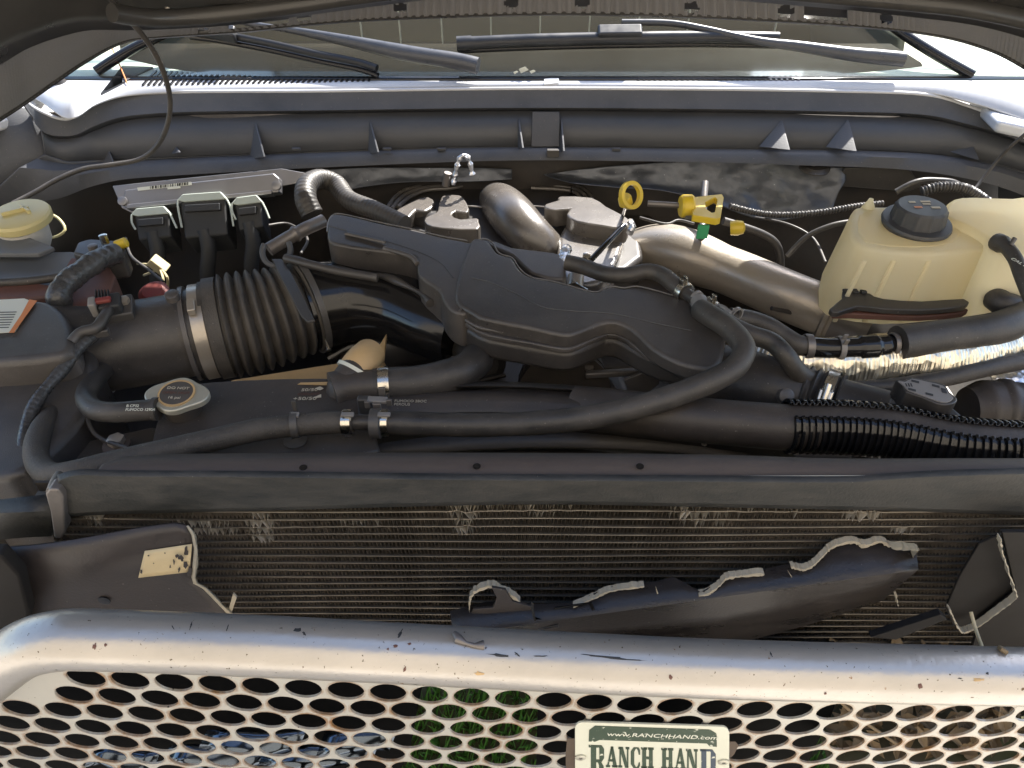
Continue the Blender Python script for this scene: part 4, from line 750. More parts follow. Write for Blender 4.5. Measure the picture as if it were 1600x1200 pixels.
hose('upper_radiator_hose', 'fat black radiator hose curling back from the tank outlet', [Z(x, y, z) for x, y, z in ((585, 603, 1.165), (610, 601, 1.165), (650, 598, 1.165), (690, 590, 1.165), (725, 578, 1.165), (745, 562, 1.15), (742, 548, 1.12), (720, 545, 1.08))], .0275, m_rubber, seg=24)
clamp(Z(601, 602, 1.165), (Z(612, 601, 1.165) - Z(585, 603, 1.165)).normalized(), .0285, .017, 'wide bright steel clamp at the mouth of the radiator hose', group='hose clamps', lug=False)
root = thing('tank_clip', 'small metal clip and tan tabs standing over the centre joint', 'clip', Z(590, 632, 1.19))
box('bar', Z(590, 625, 1.205), (Vector((1, -.05, 0)).normalized(), Vector((0, 1, 0)), Vector((0, 0, 1))), (.03, .012, .006), m_capgrey, root, bevel=.002)
for x, y, w_, h in ((597, 614, .010, .022), (590, 640, .012, .024), (574, 632, .008, .012), (608, 629, .008, .012)): box('tab', Z(x, y, 1.205), None, (w_, .004, h), m_brkt, root, bevel=.001)

# ================================================================= radiator tank + shroud
root = thing('radiator_tank', 'long dusty black radiator tank with outlet neck and small print', 'radiator tank', Z(400, 640, 1.1))
def RT(L, z=1.165): return [Z(a, b, z) for a, b in L]
prism('tank', RT(rnd([(236, 690), (250, 640), (238, 622), (262, 606), (330, 595), (440, 590), (530, 590), (560, 600), (572, 640), (590, 690), (560, 712), (260, 716)], 2)), (0, 0, -.09), m_tank, root, bevel=.014, seg=4)
prism('step', RT([(300, 650), (430, 636), (440, 628), (560, 622), (580, 690), (560, 712), (262, 716), (256, 690)], 1.155), (0, 0, -.06), m_tank, root, bevel=.008)
tube('neck', [Z(520, 612, 1.165), Z(545, 606, 1.165), Z(590, 603, 1.165)], lambda u, s: .032 - .006 * u, m_tank, root, seg=28)
tube('elbow', [Z(536, 628, 1.14), Z(536, 606, 1.165), Z(548, 588, 1.175), (Z(558, 576, 1.175))], lambda u, s: .026, m_tank, root, seg=28)
O = Z(457, 606, 1.1665)
multi('label_bar', [[Z(465, 601, 1.1662), Z(470, 598, 1.1662), Z(515, 597, 1.1662), Z(513, 602, 1.1662)]], m_yelcap if 0 else m_amber, root, (0, 0, .0006))
text('50/50', .009, Z(470, 611, 1.1664), (1, .02, 0), (0, 1, 0), m_tan, root, sx=1.3)
text('COOLANT', .006, Z(464, 617, 1.1664), (1, .02, 0), (0, 1, 0), m_redbrown, root, sx=1.2)
text('+50/50', .010, Z(457, 625, 1.1664), (1, .02, 0), (0, 1, 0), m_tan, root, sx=1.3)
multi('arrow_mark', [[Z(492, 607, 1.1663), Z(500, 604, 1.1663), Z(506, 607, 1.1663), Z(500, 610, 1.1663)], [Z(488, 622, 1.1663), Z(502, 616, 1.1663), Z(502, 621, 1.1663)]], m_tan, root, (0, 0, .0004))
c = Z(279, 622, 1.195); nrm = Vector((.04, -.10, 1)).normalized()
lathe('filler_neck', c - nrm * .035, nrm, [(0, .026), (.02, .028), (.034, .03)], m_tank, root)
V = []; n_ = 64
capo = []
for k in range(n_):
    a = 2 * pi * k / n_; rr = .034 + .013 * max(0, cos(a)) ** 6 + .013 * max(0, -cos(a)) ** 6 + .001 * cos(a * 4)
    capo.append(c + Vector((cos(a) * rr, sin(a) * rr, 0)) + Vector((0, 0, 1)) * (-(cos(a) * rr * .04) + sin(a) * rr * .10))
rc_ = prism('radiator_cap', [p + nrm * .010 for p in capo], -nrm * .012, m_capmetal, root, bevel=.003)
lathe('yellow_ring', c + nrm * .0095, nrm, [(0, .027), (.0025, .027), (.0025, .024), (0, .024)], m_amber, rc_, seg=48, closed=True)
ld = lathe('label_disc', c + nrm * .0095, nrm, [(0, .0245), (.0022, .0245)], m_tank, rc_, seg=40)
for i, s_ in enumerate(['DO NOT', 'OPEN HOT', '16 psi']): text(s_, .0068, c + nrm * .012 + Vector((0, .007 - i * .010, .0012 - i * .0008)), (1, 0, -.04), (0, 1, .1), [m_tan, m_redbrown, m_tan][i], rc_, align='CENTER', sx=1.2)
tag(slab('amber_tank', [(355, 592), (520, 566), (600, 560), (612, 590), (560, 605), (380, 605)], 1.10, .08, m_amber, None, bevel=.008), 'amber plastic tank edge showing behind the radiator tank', 'tank')
root = thing('amber_neck', 'tan plastic filler neck standing behind the tank outlet', 'neck', Z(570, 575, 1.12))
tube('neck', [Z(556, 582, 1.17), Z(566, 566, 1.18), Z(578, 552, 1.175)], lambda u, s: .031 - .005 * u, m_amber, root, seg=28)
prism('fin', [Z(576, 566, 1.13), Z(604, 520, 1.13), (Z(600, 560, 1.13))], (0, 0, -.01), m_amber, root, bevel=.002)
lathe('lip', Z(556, 583, 1.172), (Z(566, 566, 1.18) - Z(556, 582, 1.17)), [(-.002, .030), (-.002, .034), (.004, .034), (.004, .03)], m_letw, root, closed=True)

root = thing('fan_shroud', 'broad dusty black fan shroud behind the radiator support', 'fan shroud', Z(850, 680, 1.05))
V0 = [(560, 628), (640, 616), (760, 612), (900, 618), (1040, 632), (1150, 648), (1240, 664)]
loft('shroud_top', loft2([[Z(a, b - 14, 1.05) for a, b in V0], [Z(a, b, 1.16) for a, b in V0], [Z(a, b + 22, 1.165) for a, b in V0], [Z(a, b + 44, 1.14) for a, b in V0], [Z(a, b + 84, 1.03) for a, b in V0]], 4), m_tank, root, solid=.003, n=4)
loft('shroud_lip', [[Z(a, b - 16, 1.15) for a, b in V0], [Z(a, b - 9, 1.165) for a, b in V0], [Z(a, b - 5, 1.155) for a, b in V0]], m_tank, root, solid=.003, n=4)
text('FUMOCO 2BOC\nPEROUS', .007, Z(616, 628, 1.172), (1, -.02, 0), (0, .8, .1), m_tan, root)
loft('lower_ring', [[Z(a, b, 1.10) for a, b in [(560, 700), (640, 690), (760, 678), (900, 676), (1040, 682), (1130, 700), (1180, 716)]], [Z(a, b, 1.09) for a, b in [(560, 716), (650, 712), (770, 704), (900, 702), (1040, 708), (1120, 718), (1160, 730)]]], m_tank, root, solid=.01, n=4)
for x, y in ((995, 672), (964, 671), (1100, 694)): lathe('rivet', Z(x, y, 1.145), (0, -.5, .9), [(0, .004), (.003, .004)], m_brkt, root, seg=10)
for a in ((1085, 700, 1150, 712), (1140, 704, 1175, 716)): tube('fan_blade_edge', [Z(a[0], a[1], 1.09), Z(a[2], a[3], 1.085)], .006, m_brkt, root, seg=8)
hose('crossover_tube', 'long fat dusty tube running right into the split loom', [Z(x, y, z) for x, y, z in ((900, 636, 1.14), (1000, 648, 1.165), (1100, 657, 1.18), (1180, 664, 1.185), (1240, 668, 1.19), (1320, 668, 1.19), (1400, 676, 1.19), (1480, 692, 1.19), (1560, 700, 1.19), (1660, 704, 1.19))], lambda u, s: .034, m_tank, 'tube', seg=36, step=.006)
# split loom: two corrugated lips of one open sleeve round the fat tube
Lm = [(1228, 666, 1.19), (1320, 668, 1.19), (1400, 676, 1.19), (1480, 692, 1.19), (1560, 700, 1.19), (1660, 704, 1.19)]
def lr(u, s): return .0385 + .0024 * (1 if sin(s * 2 * pi / .0098) > 0 else -1)
Vg, Fg, _, _, _ = tube_geo([Z(*a) for a in Lm], lr, step=.00115, seg=34, arc=(-12, 311))
lo_ = mk('split_loom', Vg, Fg, m_gloss, None, smooth=30, solid=.0012); tag(lo_, 'shiny black split corrugated loom at the right, slit open along its top', 'loom')

# ================================================================= right side: reservoir etc
root = thing('coolant_reservoir', 'translucent cream coolant reservoir with ribbed black cap at the right', 'reservoir', Z(1450, 420, 1.05))
zr = 1.27
tank = rnd([(1332, 330), (1345, 322), (1380, 322), (1420, 318), (1450, 322), (1480, 335), (1560, 335), (1568, 352), (1560, 382), (1500, 392), (1430, 396), (1360, 388), (1330, 372)], 2)
prism('tank', [Z(a, b, zr) for a, b in tank], (-.012, -.0, -.15), m_res, root, bevel=.010, seg=4, shrink=.08)
t2 = rnd([(1478, 320), (1490, 308), (1520, 305), (1580, 307), (1680, 304), (1680, 400), (1560, 398), (1540, 372), (1500, 350), (1476, 340)], 2)
prism('side_tank', [Z(a, b, zr + .012) for a, b in t2], (0, 0, -.16), m_res, root, bevel=.015, seg=5, shrink=.05)
tube('mould_seam', [Z(a, b, zr - .045) for a, b in [(1322, 372), (1336, 394), (1360, 404), (1430, 412), (1500, 408), (1540, 398)]], .002, m_res, root, seg=6)
prism('shoulder', [Z(a, b, zr + .001) for a, b in rnd([(1340, 345), (1352, 330), (1400, 326), (1470, 338), (1500, 352), (1490, 378), (1430, 386), (1352, 378)], 2)], (0, 0, -.006), m_res, root, bevel=.003)
lathe('nipple', Z(1357, 324, zr), (0, 0, 1), [(-.005, .014), (.004, .01), (.012, .006), (.018, .004)], m_res, root)
for xa, xb in ((1396, 1388), (1452, 1446), (1350, 1336)):
    ct_ = sum([Z(a, b, zr) for a, b in tank], Vector()) / len(tank); tp_ = [Z(xa, 395, zr) + Vector((0, -.001, -.014)), Z(xa + 7, 395, zr) + Vector((0, -.001, -.014))]; bt_ = [p + Vector((-.011, 0, -.125)) + (p - ct_) * .075 for p in tp_]
    prism('rib', [tp_[0], tp_[1], bt_[1], bt_[0]], (0, -.005, 0), m_res, root, bevel=.0022)
c = Z(1430, 352, zr + .002)
cn = Vector((.02, -.06, 1)).normalized()
cap = lathe('cap_skirt', c, cn, [(-.004, .04), (-.002, .059), (.006, .062), (.011, .060), (.012, .05)], m_capblack, root, seg=44)
prf = []
Vc = []; Fc = []; n_ = 96
for h_, r_ in ((.010, .047), (.036, .044), (.040, .041)):
    for k in range(n_):
        a = 2 * pi * k / n_; rr = r_ + (.0016 if (k % 8) in (0, 1) and h_ < .039 else 0); Vc.append(c + Vector((cos(a) * rr, sin(a) * rr, h_)))
for i in range(2):
    for k in range(n_): k2 = (k + 1) % n_; Fc.append((i * n_ + k, i * n_ + k2, (i + 1) * n_ + k2, (i + 1) * n_ + k))
Fc += [tuple(range(n_))[::-1], tuple(2 * n_ + k for k in range(n_))]
mk('cap', Vc, Fc, m_capblack, root, smooth=30)
multi('cap_print', [[c + Vector((x, y, .0403)), c + Vector((x + w_, y, .0403)), c + Vector((x + w_, y + h_, .0403)), c + Vector((x, y + h_, .0403))] for x, y, w_, h_ in ((.002, .012, .018, .006), (.002, .003, .014, .005), (-.02, .01, .012, .006), (.012, -.012, .016, .007))], m_tan, root, (0, 0, .0004))
multi('cap_print_red', [[c + Vector((x, y, .0403)), c + Vector((x + w_, y, .0403)), c + Vector((x + w_, y + h_, .0403)), c + Vector((x, y + h_, .0403))] for x, y, w_, h_ in ((-.018, -.01, .014, .006),)], m_orange, root, (0, 0, .0004))
hose('reservoir_hose', 'thin black hose clamped to the reservoir nipple at the right edge', [Z(x, y, z) for x, y, z in ((1558, 378, 1.29), (1572, 386, 1.295), (1586, 404, 1.29), (1596, 430, 1.28), (1612, 470, 1.26))], lambda u, s: .0115 + (.004 if u < .16 else 0), m_rubber)
tube('hose_tab', [Z(1579, 383, 1.305), Z(1586, 372, 1.315)], .004, m_plastic, bpy.data.objects['reservoir_hose'], smoothn=0, seg=8)
text('CAL E 18.62', .011, Z(1578, 404, 1.30), (.4, -.9, 0), (.9, .4, 0), m_letw, bpy.data.objects['reservoir_hose'])
root = thing('reservoir_bracket', 'curved black bracket with a dull red edge below the coolant reservoir', 'bracket', Z(1400, 480, 1.15))
br = rnd([(1296, 482), (1318, 464), (1318, 450), (1352, 446), (1360, 458), (1380, 466), (1440, 470), (1506, 466), (1508, 478), (1440, 484), (1380, 482), (1340, 478), (1310, 488)], 2)
prism('bracket', [Z(a, b, 1.185) for a, b in br], (0, 0, -.012), m_plastic, root, bevel=.003)
prism('red_edge', [Z(a, b, 1.17) for a, b in rnd([(1300, 490), (1330, 480), (1380, 482), (1440, 486), (1506, 480), (1506, 488), (1440, 494), (1370, 492), (1330, 490)], 2)], (0, 0, -.012), m_redbrown, root, bevel=.003)
for x in (1322, 1336, 1349): box('bracket_rib', Z(x, 455, 1.188), None, (.010, .012, .004), m_conn, root)
hose('sleeved_hose', 'thick black sleeved hose hooking back under the reservoir', [Z(x, y, z) for x, y, z in ((1402, 536, 1.19), (1460, 528, 1.19), (1520, 520, 1.19), (1562, 512, 1.19), (1588, 500, 1.19), (1588, 484, 1.19), (1566, 474, 1.2), (1556, 466, 1.2), (1580, 460, 1.2), (1640, 458, 1.2))], lambda u, s: .029 if u < .5 else .029 - .009 * min(1, (u - .5) * 4), m_rubber, seg=28)
hose('quick_connector_pipe', 'black plastic connector pipe leading into the sleeved hose', [Z(x, y, z) for x, y, z in ((1250, 540, 1.19), (1290, 544, 1.19), (1340, 543, 1.19), (1380, 540, 1.19), (1408, 535, 1.19))], lambda u, s: .0175 + (.003 if .55 < u < .72 else 0) - (.003 if u > .85 else 0), m_gloss, 'pipe', seg=20, step=.003)
clamp(Z(1262, 541, 1.19), (1, .0, 0), .0185, .012, 'dull steel clamp at the left end of the connector pipe', group='hose clamps', mat=m_brkt, lug=False)
clamp(Z(1312, 544, 1.19), (1, .0, 0), .018, .009, 'narrow clip clamp in the middle of the connector pipe', group='hose clamps', mat=m_capgrey)
clamp(Z(1396, 537, 1.19), (1, .08, 0), .0165, .008, 'narrow clamp where the connector pipe enters the sleeve', group='hose clamps', mat=m_brkt, lug=False)
hose('heater_line', 'black hose running from the coupling along the metal pipe to the foil duct', [Z(x, y, z) for x, y, z in ((1140, 496, 1.22), (1170, 500, 1.215), (1200, 510, 1.21), (1225, 526, 1.20), (1245, 538, 1.195), (1262, 541, 1.19))], .0165, m_rubber)
hose('heater_line', 'black hose diving down past the screw clamp', [Z(x, y, z) for x, y, z in ((1120, 492, 1.24), (1140, 508, 1.24), (1170, 522, 1.235), (1205, 534, 1.23), (1228, 556, 1.22), (1250, 584, 1.19), (1290, 610, 1.15))], .0155, m_rubber)
def fr(u, s): return .043 + .0018 * noise.noise(Vector((s * 60, 1, 0))) + .0004 * sin(s * 1000)
hose('foil_duct', 'gold-toned foil-wrapped duct crossing under the sleeved hose', [Z(x, y, z) for x, y, z in ((1130, 530, 1.13), (1180, 552, 1.14), (1240, 566, 1.145), (1320, 566, 1.15), (1400, 558, 1.15), (1500, 556, 1.145), (1640, 520, 1.14))], fr, m_foilg, 'duct', seg=40, step=.0022, smooth=12)
tag(crumple('foil_blanket', None, [[Z(x, y, 1.10) for x, y in ((1540, 570), (1600, 550), (1660, 540))], [Z(x, y, 1.11) for x, y in ((1550, 590), (1610, 580), (1660, 570))], [Z(x, y, 1.09) for x, y in ((1560, 610), (1600, 620), (1660, 620))]], .012, m_foils), 'wrinkled silver foil blanket at the right edge above the pump', 'blanket')
hose('lower_hose', 'thin dark hose passing below the foil duct to the right edge', [Z(x, y, z) for x, y, z in ((1230, 592, 1.13), (1300, 602, 1.13), (1380, 604, 1.13), (1460, 594, 1.14), (1540, 576, 1.15), (1640, 556, 1.15))], .0145, m_rubber)
root = thing('cold_duct', 'smooth black duct with a round boss ending at a screw clamp', 'duct', Z(1220, 600, 1.1))
cd = [Z(1080, 590, 1.10), Z(1140, 592, 1.12), Z(1200, 606, 1.135), Z(1258, 622, 1.14)]
tube('duct', cd, lambda u, s: .062 - .014 * u, m_cover, root, seg=44, step=.008)
dc = (cd[3] - cd[2]).normalized()
lathe('boss', Z(1228, 619, 1.185), (.1, -.7, .7), [(-.01, .012), (.004, .012), (.006, .009)], m_cover, root)
tube('cuff', [cd[3] - dc * .004, cd[3] + dc * .05], lambda u, s: .051 + .003 * sin(s * 500), m_rubber, root, smoothn=0, step=.002, seg=36)
tube('tail', [cd[3] + dc * .05, cd[3] + dc * .12], .046, m_plastic, root, smoothn=0, seg=36)
root = thing('screw_clamp', 'bright worm-screw clamp with slotted band at the duct end', 'clamp', cd[3] + dc * .03, 'hose clamps')
cc = cd[3] + dc * .034
lathe('band', cc, dc, [(-.008, .0545), (-.008, .057), (.008, .057), (.008, .0545)], m_zinc, root, seg=48, closed=True)
upv = Vector((0, -.75, .66)); N2 = (upv - dc * upv.dot(dc)).normalized(); S2 = dc.cross(N2)
box('screw_housing', cc + N2 * .062, (dc, S2, N2), (.022, .026, .014), m_zinc, root, bevel=.003)
tube('screw', [cc + N2 * .066 - S2 * .022, cc + N2 * .066 + S2 * .03], .0065, m_zinc, root, smoothn=0, seg=10)
for k in range(9):
    a = R(-70 + k * 7); box('slot', cc + (N2 * cos(a) - S2 * sin(a)) * -.0 + (N2 * cos(a) + S2 * -sin(a)) * .0572, (dc, (S2 * cos(a) + N2 * sin(a)), (N2 * cos(a) - S2 * sin(a))), (.009, .0015, .0006), m_gloss, root, bevel=0)
# power steering reservoir
root = thing('steering_reservoir', 'black fluid reservoir with a grey winged cap right of the screw clamp', 'reservoir', Z(1440, 640, 1.1))
prism('body', [Z(a, b, 1.14) for a, b in rnd([(1356, 640), (1362, 622), (1385, 614), (1440, 620), (1490, 634), (1512, 660), (1500, 680), (1400, 682), (1362, 665)], 2)], (0, 0, -.1), m_plastic, root, bevel=.01, seg=4)
prism('lid', [Z(a, b, 1.146) for a, b in rnd([(1366, 638), (1370, 626), (1390, 618), (1418, 622), (1424, 636), (1400, 645), (1376, 648)], 2)], (0, 0, -.012), m_cover, root, bevel=.004)
pc = [(1399, 592), (1412, 594), (1424, 589), (1450, 594), (1476, 600), (1484, 612), (1495, 621), (1494, 628), (1480, 632), (1464, 630), (1440, 620), (1416, 612), (1409, 600)]
cp = prism('cap', [Z(a, b, 1.225) for a, b in rnd(pc, 2)], (0, 0, -.035), m_plastic, root, bevel=.004)
prism('cap_top', [Z(a, b + .3, 1.2265) for a, b in rnd([(1403, 594), (1414, 596), (1425, 591), (1450, 596), (1474, 602), (1482, 613), (1490, 621), (1480, 628), (1465, 626), (1441, 617), (1419, 609), (1412, 601)], 2)], (0, 0, -.003), m_capgrey, cp, bevel=.001)
multi('cap_marks', [[Z(x, y, 1.2268), Z(x + 12, y + 3, 1.2268), Z(x + 12, y + 6, 1.2268), Z(x, y + 3, 1.2268)] for x, y in ((1424, 593), (1419, 606), (1446, 613), (1456, 600))] + [[Z(1414 + dx, 599, 1.2268), Z(1416 + dx, 599, 1.2268), Z(1418 + dx, 604, 1.2268), Z(1416 + dx, 604, 1.2268)] for dx in (0, 4, 8)] + [[Z(1470, 606, 1.2268), Z(1478, 608, 1.2268), Z(1480, 615, 1.2268), Z(1472, 613, 1.2268)]], m_conn, cp, (0, 0, .0004))
hose('pump_body', 'dull round pump body at the right edge below the foil blanket', [Z(1510, 640, 1.08), Z(1560, 640, 1.08), Z(1660, 650, 1.08)], lambda u, s: .05 + (.004 if .35 < u < .45 else 0) - .012 * max(0, 1 - u * 6), m_tank, 'pump', seg=32, step=.005)
# prop cable
hose('hood_cable', 'thin black cable hanging from the hood in a curve over the left cowl', [Y(x, y, z) for x, y, z in ((150, -30, 1.50), (178, 4, 1.52), (212, 42, 1.55), (240, 80, 1.58), (258, 120, 1.61), (266, 160, 1.64), (260, 200, 1.66), (242, 232, 1.67), (215, 250, 1.67), (170, 258, 1.655), (130, 264, 1.64), (90, 280, 1.61), (55, 300, 1.58), (20, 318, 1.55))], .0055, m_rubber, 'cable', seg=10)
hose('hood_cable', 'thin black cable rising at the right edge below the fender', [Y(x, y, z) for x, y, z in ((1620, 195, 1.6), (1580, 228, 1.62), (1555, 255, 1.63), (1535, 280, 1.62), (1520, 300, 1.6))], .004, m_rubber, 'cable', seg=10)

# small print, ties and loose wiring that a used engine bay collects
random.seed(21)
wires = [([(500, 430), (520, 470), (560, 500), (600, 512), (640, 520)], 1.08, 'thin wire drooping beside the shiny intake elbow'), ([(196, 372), (205, 400), (230, 420), (255, 440)], 1.10, 'thin wire from the battery post toward the cream connector'),
 ([(620, 530), (660, 548), (700, 560), (735, 588)], 1.06, 'thin wire under the moulded cover by the duct mouth'), ([(1045, 600), (1080, 585), (1120, 600), (1160, 628)], 1.13, 'thin wire under the looping heater hose'),
 ([(1180, 340), (1230, 350), (1270, 372), (1290, 410)], 1.10, 'thin wire left of the coolant reservoir'), ([(420, 352), (452, 350), (480, 372), (470, 396)], 1.10, 'thin wire hanging below the silver module'),
 ([(1330, 622), (1345, 640), (1350, 655)], 1.17, 'thin wire between the screw clamp and the steering reservoir'), ([(120, 590), (132, 640), (150, 680), (200, 700)], 1.15, 'thin wire beside the overflow hose'), ([(1000, 340), (1040, 350), (1060, 344), (1085, 350)], 1.12, 'thin wire between the two dipsticks')]
for L_, z_, lb in wires:
    hose('wire', lb, [Z(a, b, z_ + random.uniform(-.01, .01)) for a, b in L_], .0032, m_rubber, 'wire', seg=8)
rt = thing('connector_plug', 'small black wiring plug tucked under the moulded cover by the duct mouth', 'plug', Z(705, 566, 1.06))
box('body', Z(705, 566, 1.07), (Vector((.8, .6, 0)), Vector((-.6, .8, 0)), Vector((0, 0, 1))), (.045, .026, .02), m_conn, rt, bevel=.003)
box('latch', Z(705, 562, 1.085), (Vector((.8, .6, 0)), Vector((-.6, .8, 0)), Vector((0, 0, 1))), (.018, .012, .005), m_capgrey, rt, bevel=.001)
# ================================================================= radiator, support, broken grille surround
RY = .66
root = thing('radiator', 'dusty radiator core with horizontal tubes and bent fins behind the guard', 'radiator', Y(830, 900, RY))
x0, x1 = Y(88, 850, RY).x, Y(1660, 850, RY).x
ztop, zbot = Y(800, 786, RY).z, Y(800, 1020, RY).z
pitch = .0158; nT = int((ztop - zbot) / pitch) + 1
dam = [(725, 800, 22, 1.6), (412, 812, 18, 1.5), (412, 838, 16, 1.3), (1350, 800, 26, 1.6), (1072, 798, 22, 1.4), (150, 808, 18, 1.2), (725, 826, 14, 1.6), (800, 788, 110, .5), (560, 822, 160, .45), (300, 812, 60, .5), (340, 828, 60, .5), (1110, 812, 60, .6), (1180, 795, 60, .5), (1245, 795, 10, .8), (1410, 830, 14, .8), (850, 800, 70, .4), (1480, 832, 60, .35), (620, 930, 120, .35)]
def wave(x, i): return .0015 * sin(x * 9 + i * .7) + .0011 * noise.noise(Vector((x * 6, i * .35, 3)))
def hurt(x, z):
    px, py = scr(Vector((x, RY, z))); return sum(a * math.exp(-((px - dx) / w_) ** 2 - ((py - dy) / 9) ** 2) for dx, dy, w_, a in dam)
tubes_z = [ztop - i * pitch for i in range(nT)]
for i, z in enumerate(tubes_z):
    V = []; Fc = []; n_ = 220
    for k in range(n_ + 1):
        x = x0 + (x1 - x0) * k / n_; h = hurt(x, z); zz = z + wave(x, i) + h * .003 * noise.noise(Vector((x * 90, i, 0))); yy = RY - .001 + h * .003 * noise.noise(Vector((x * 60, i, 9)))
        V += [(x, yy + .02, zz + .0011), (x, yy, zz + .0011), (x, yy - .0008, zz), (x, yy, zz - .0011), (x, yy + .02, zz - .0011)]
        if k:
            a = (k - 1) * 5; Fc += [(a + j, a + 5 + j, a + 6 + j, a + 1 + j) for j in range(4)]
    mk('cooling_tube', V, Fc, m_tube, root, smooth=30)
V = []; Fc = []; Vb = []; Fb = []
for i in range(nT):
    z = tubes_z[i]; nf = 520; prev = None; seen = 0
    for k in range(nf):
        x = x0 + (x1 - x0) * k / nf; h = hurt(x, z - pitch / 2); t, b_ = z - .001 + wave(x, i), z - pitch + .001 + wave(x, i + 1)
        zz = t if k % 2 else b_; jx = h * random.uniform(-.004, .004) + random.uniform(-.0003, .0003); jy = .0025 - h * random.uniform(0, .006)
        if h > .2: zz += random.uniform(-.12, .12) * pitch * min(h, 1)
        vv, ff = (Vb, Fb) if h > .3 and random.random() < h * 1.4 else (V, Fc)
        cur = (Vector((x + jx, RY + .0005 - (.0055 if k % 2 == 0 else .001) * min(h, 1), zz)), Vector((x + jx * .3, RY + .018, zz)))
        if prev: j = len(vv); vv += [prev[0], prev[1], cur[1], cur[0]]; ff.append((j, j + 1, j + 2, j + 3))
        prev = cur
o = mk('fin_rows', V, Fc, m_fin, root, smooth=0); o['kind'] = 'stuff'
o = mk('bent_fins', Vb, Fb, m_bent, root, smooth=0); o['kind'] = 'stuff'
box('core_back', ((x0 + x1) / 2, RY + .024, (ztop + zbot) / 2), None, (x1 - x0, .004, ztop - zbot + .03), m_shadow, root, bevel=0)

root = thing('radiator_support', 'black upper radiator support with a dusty brown top shelf', 'radiator support', Y(830, 760, .65))
def RS(px, py, y=.645): return Y(px, py, y)
frontT = [(98, 744), (130, 736), (200, 738), (400, 739), (700, 743), (1000, 745), (1300, 747), (1380, 743), (1460, 738), (1600, 734), (1720, 732)]
frontB = [(90, 800), (130, 797), (200, 794), (400, 789), (700, 781), (850, 779), (1000, 781), (1300, 787), (1400, 789), (1600, 796), (1720, 800)]
loft('front_face', [[RS(a, b, .652) for a, b in frontT], [RS(a, b + 4, .649) for a, b in frontT], [RS(a, b - 5, .651) for a, b in frontB], [RS(a, b, .656) for a, b in frontB]], m_seal, root, solid=.008, n=5, smooth=18)
sh = [[RS(a, b - .6, .652) for a, b in [(150, 738), (240, 738), (700, 743), (1100, 745), (1300, 747), (1500, 737), (1700, 732)]], [Z(a, b, RS(800, 742, .652).z - .002) for a, b in [(160, 725), (240, 720), (700, 716), (1100, 718), (1300, 724), (1500, 722), (1700, 722)]], [Z(a, b, RS(800, 742, .652).z - .012) for a, b in [(190, 714), (290, 709), (700, 707), (1100, 710), (1300, 716), (1500, 716), (1700, 716)]]]
loft('top_shelf', sh, m_shelf, root, solid=.004, n=5)
tube('edge_highlight', [RS(a, b, .650) + Vector((0, 0, .0006)) for a, b in [(198, 737), (400, 739), (700, 743), (1000, 745), (1364, 744)]], .0009, m_tan, root, seg=6)  # thin pale line paints the highlight along the support's edge
for x, y in ((474, 731), (1000, 729), (745, 729)): lathe('shelf_hole', Z(x, y, RS(800, 742, .652).z + .001), (0, 0, 1), [(0, .005), (.001, .005)], m_gloss, root, seg=14)
root = thing('side_bracket', 'worn grey metal bracket at the left end of the radiator', 'bracket', Y(84, 800, .63))
prism('plate', [Y(a, b, .632) for a, b in [(70, 772), (76, 764), (90, 765), (98, 776), (102, 830), (96, 842), (84, 842), (78, 800)]], (0, .02, 0), m_brkt, root, bevel=.003)
tube('top_fold', [Y(80, 768, .635), Y(86, 752, .66), Y(92, 742, .68)], .006, m_brkt, root, seg=8)
tag(loft('left_crossmember', [[Y(-80, 790, .66), Y(40, 776, .66), Y(92, 770, .66)], [Y(-80, 806, .64), Y(40, 800, .64), Y(80, 798, .64)], [Y(-80, 850, .65), Y(40, 840, .65), Y(80, 838, .65)]], m_seal, None, solid=.01), 'dark crossmember left of the grey side bracket', 'crossmember')
root = thing('mount_bolt', 'dull bolt and bracket inside the loop of the heater hose', 'bolt', Z(97, 690, 1.1))
prism('tab', [Z(a, b, 1.13) for a, b in [(88, 682), (104, 682), (108, 714), (94, 716)]], (0, 0, -.01), m_brkt, root, bevel=.002)
lathe('head', Z(94, 684, 1.135), (0, 0, 1), [(0, .009), (.006, .009)], m_steel, root, seg=6)
root = thing('support_bolt', 'dusty bolt on a brown mount behind the left hose', 'bolt', Z(183, 693, 1.12))
lathe('head', Z(183, 692, 1.14), (0, 0, 1), [(0, .013), (.010, .013), (.012, .008)], m_steel, root, seg=6)
lathe('washer', Z(183, 697, 1.135), (0, 0, 1), [(0, .02), (.004, .02)], m_shelf, root)
tag(slab('mount_ledge', [(120, 690), (240, 664), (300, 700), (260, 724), (110, 734)], 1.12, .04, m_tank, None, bevel=.008), 'dusty ledge below the radiator cap under the hose', 'ledge')

